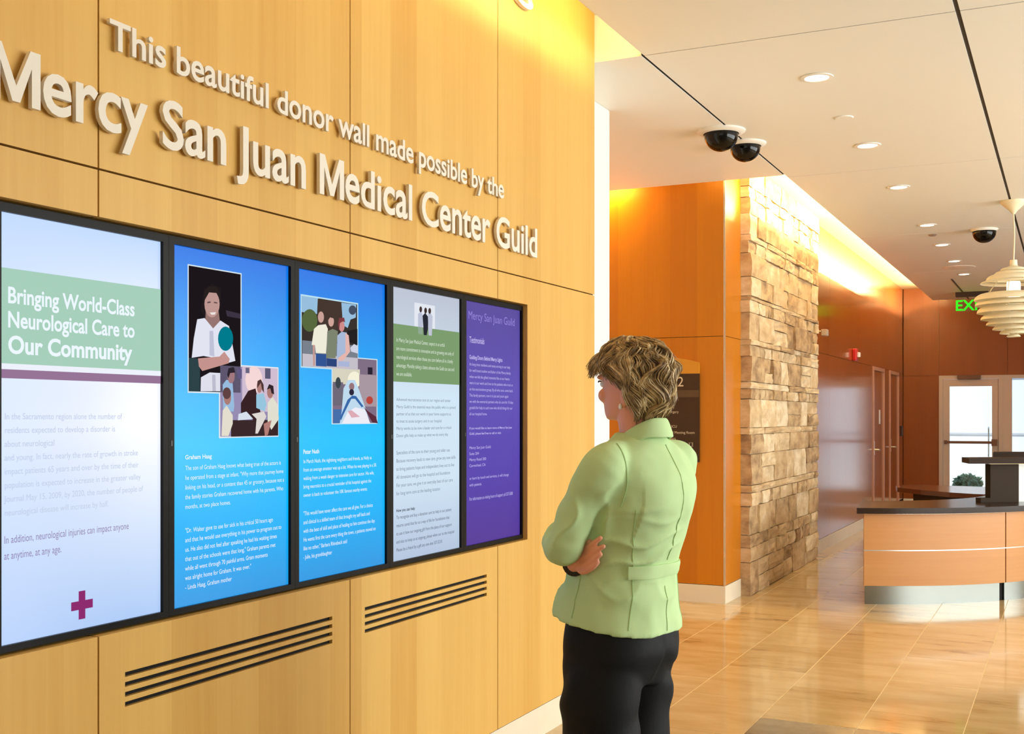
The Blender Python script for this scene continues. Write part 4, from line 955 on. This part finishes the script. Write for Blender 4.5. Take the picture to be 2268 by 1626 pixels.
t.l(m1.outputs[0], cr.inputs[0]); t.l(cr.outputs[0], b.inputs['Base Color']); setin(b, Roughness=.45)
M_hair = t.m
rnd = random.Random(11)
HZC = 1.582
def hsurf(th, p, s_=1.0):
    """hair volume surface: th 0 = face, pi = nape; p polar from the top"""
    fr = math.cos(th)
    rx = .105; ry = (.118 if fr > 0 else .138); 
    ry = .128-.010*fr if True else ry
    rz = .102 if p < math.pi/2 else .150
    sp_ = math.sin(p); cp_ = math.cos(p)
    y0 = -.012
    return hd(-rx*s_*sp_*math.sin(th), y0+ry*s_*sp_*fr, HZC+rz*s_*cp_)
def pend(th):
    f = math.cos(th)
    if f > .6: return 1.52
    if f > 0: return 1.52+(.6-f)/.6*.48
    return 2.0+.66*min(1, -f/.55)
bm = bmesh.new(); n1, n2 = 40, 20; rings = []
for j in range(n2+1):
    ring = []
    for i in range(n1):
        th = 2*math.pi*i/n1-math.pi; pm = pend(th)-.28
        p = .02+(pm-.02)*j/n2
        ring.append(bm.verts.new(hsurf(th, p, .86+.02*noise.noise(V((th*2, p*3, 0))))))
    rings.append(ring)
for a, b_ in zip(rings, rings[1:]):
    for i in range(n1): bm.faces.new((a[i], a[(i+1) % n1], b_[(i+1) % n1], b_[i]))
bm.faces.new(rings[0])
cap_ = smooth_all(mobj('hair_base', bm, plain('hair_under', S(112, 88, 60), .6), person))
bm = bmesh.new()
def strand(th, p0, p1, lay, wd_, flick):
    # neighbours share one flow field, so strands gather into waves
    pts = []; rad = []; n = 11; swp = .45*math.sin(th)*(1 if math.cos(th) > -.4 else .4); jit = rnd.uniform(-.03, .03)
    for k in range(n+1):
        q = k/n; p = p0+(p1-p0)*q
        f1 = noise.noise(V((math.cos(th)*2.1, math.sin(th)*2.1, p*1.7+3))); f2 = noise.noise(V((math.cos(th)*3.4+9, math.sin(th)*3.4, p*3.1)))
        ph = 9*noise.noise(V((math.cos(th)*1.5, math.sin(th)*1.5, 7)))
        a = th+jit+(swp*q+.34*f1+.15*math.sin(ph+p*7.5))*min(1, p*1.2)
        s_ = lay+.10*f2*min(1, p*1.5)+.035*math.sin(ph*1.6+p*9)*min(1, p)+flick*max(0, q-.7)**1.5
        pts.append(hsurf(a, p, s_)); rad.append(wd_*(1-.8*max(0, q-.65)/.35)*(.5+.5*min(1, q*5)))
    tube(bm, pts, rad, 4, 1, cap=False)
for k in range(3600):
    th = rnd.uniform(-math.pi, math.pi); pe = pend(th)
    p1 = pe+rnd.uniform(-.14, .10) if rnd.random() < .6 else rnd.uniform(.7, max(.9, pe))
    p0 = max(.01, p1-rnd.uniform(.8, 1.6))
    strand(th, p0, p1, rnd.uniform(.86, 1.03), rnd.uniform(.0012, .0030), rnd.uniform(-.2, .7))
for k in range(420):   # swept fringe over the forehead
    th = rnd.uniform(-.95, .85); strand(th, rnd.uniform(.15, .7), rnd.uniform(1.40, 1.66), rnd.uniform(.96, 1.08), rnd.uniform(.0012, .0026), rnd.uniform(.2, .9))
smooth_all(mobj('hair', bm, M_hair, person))
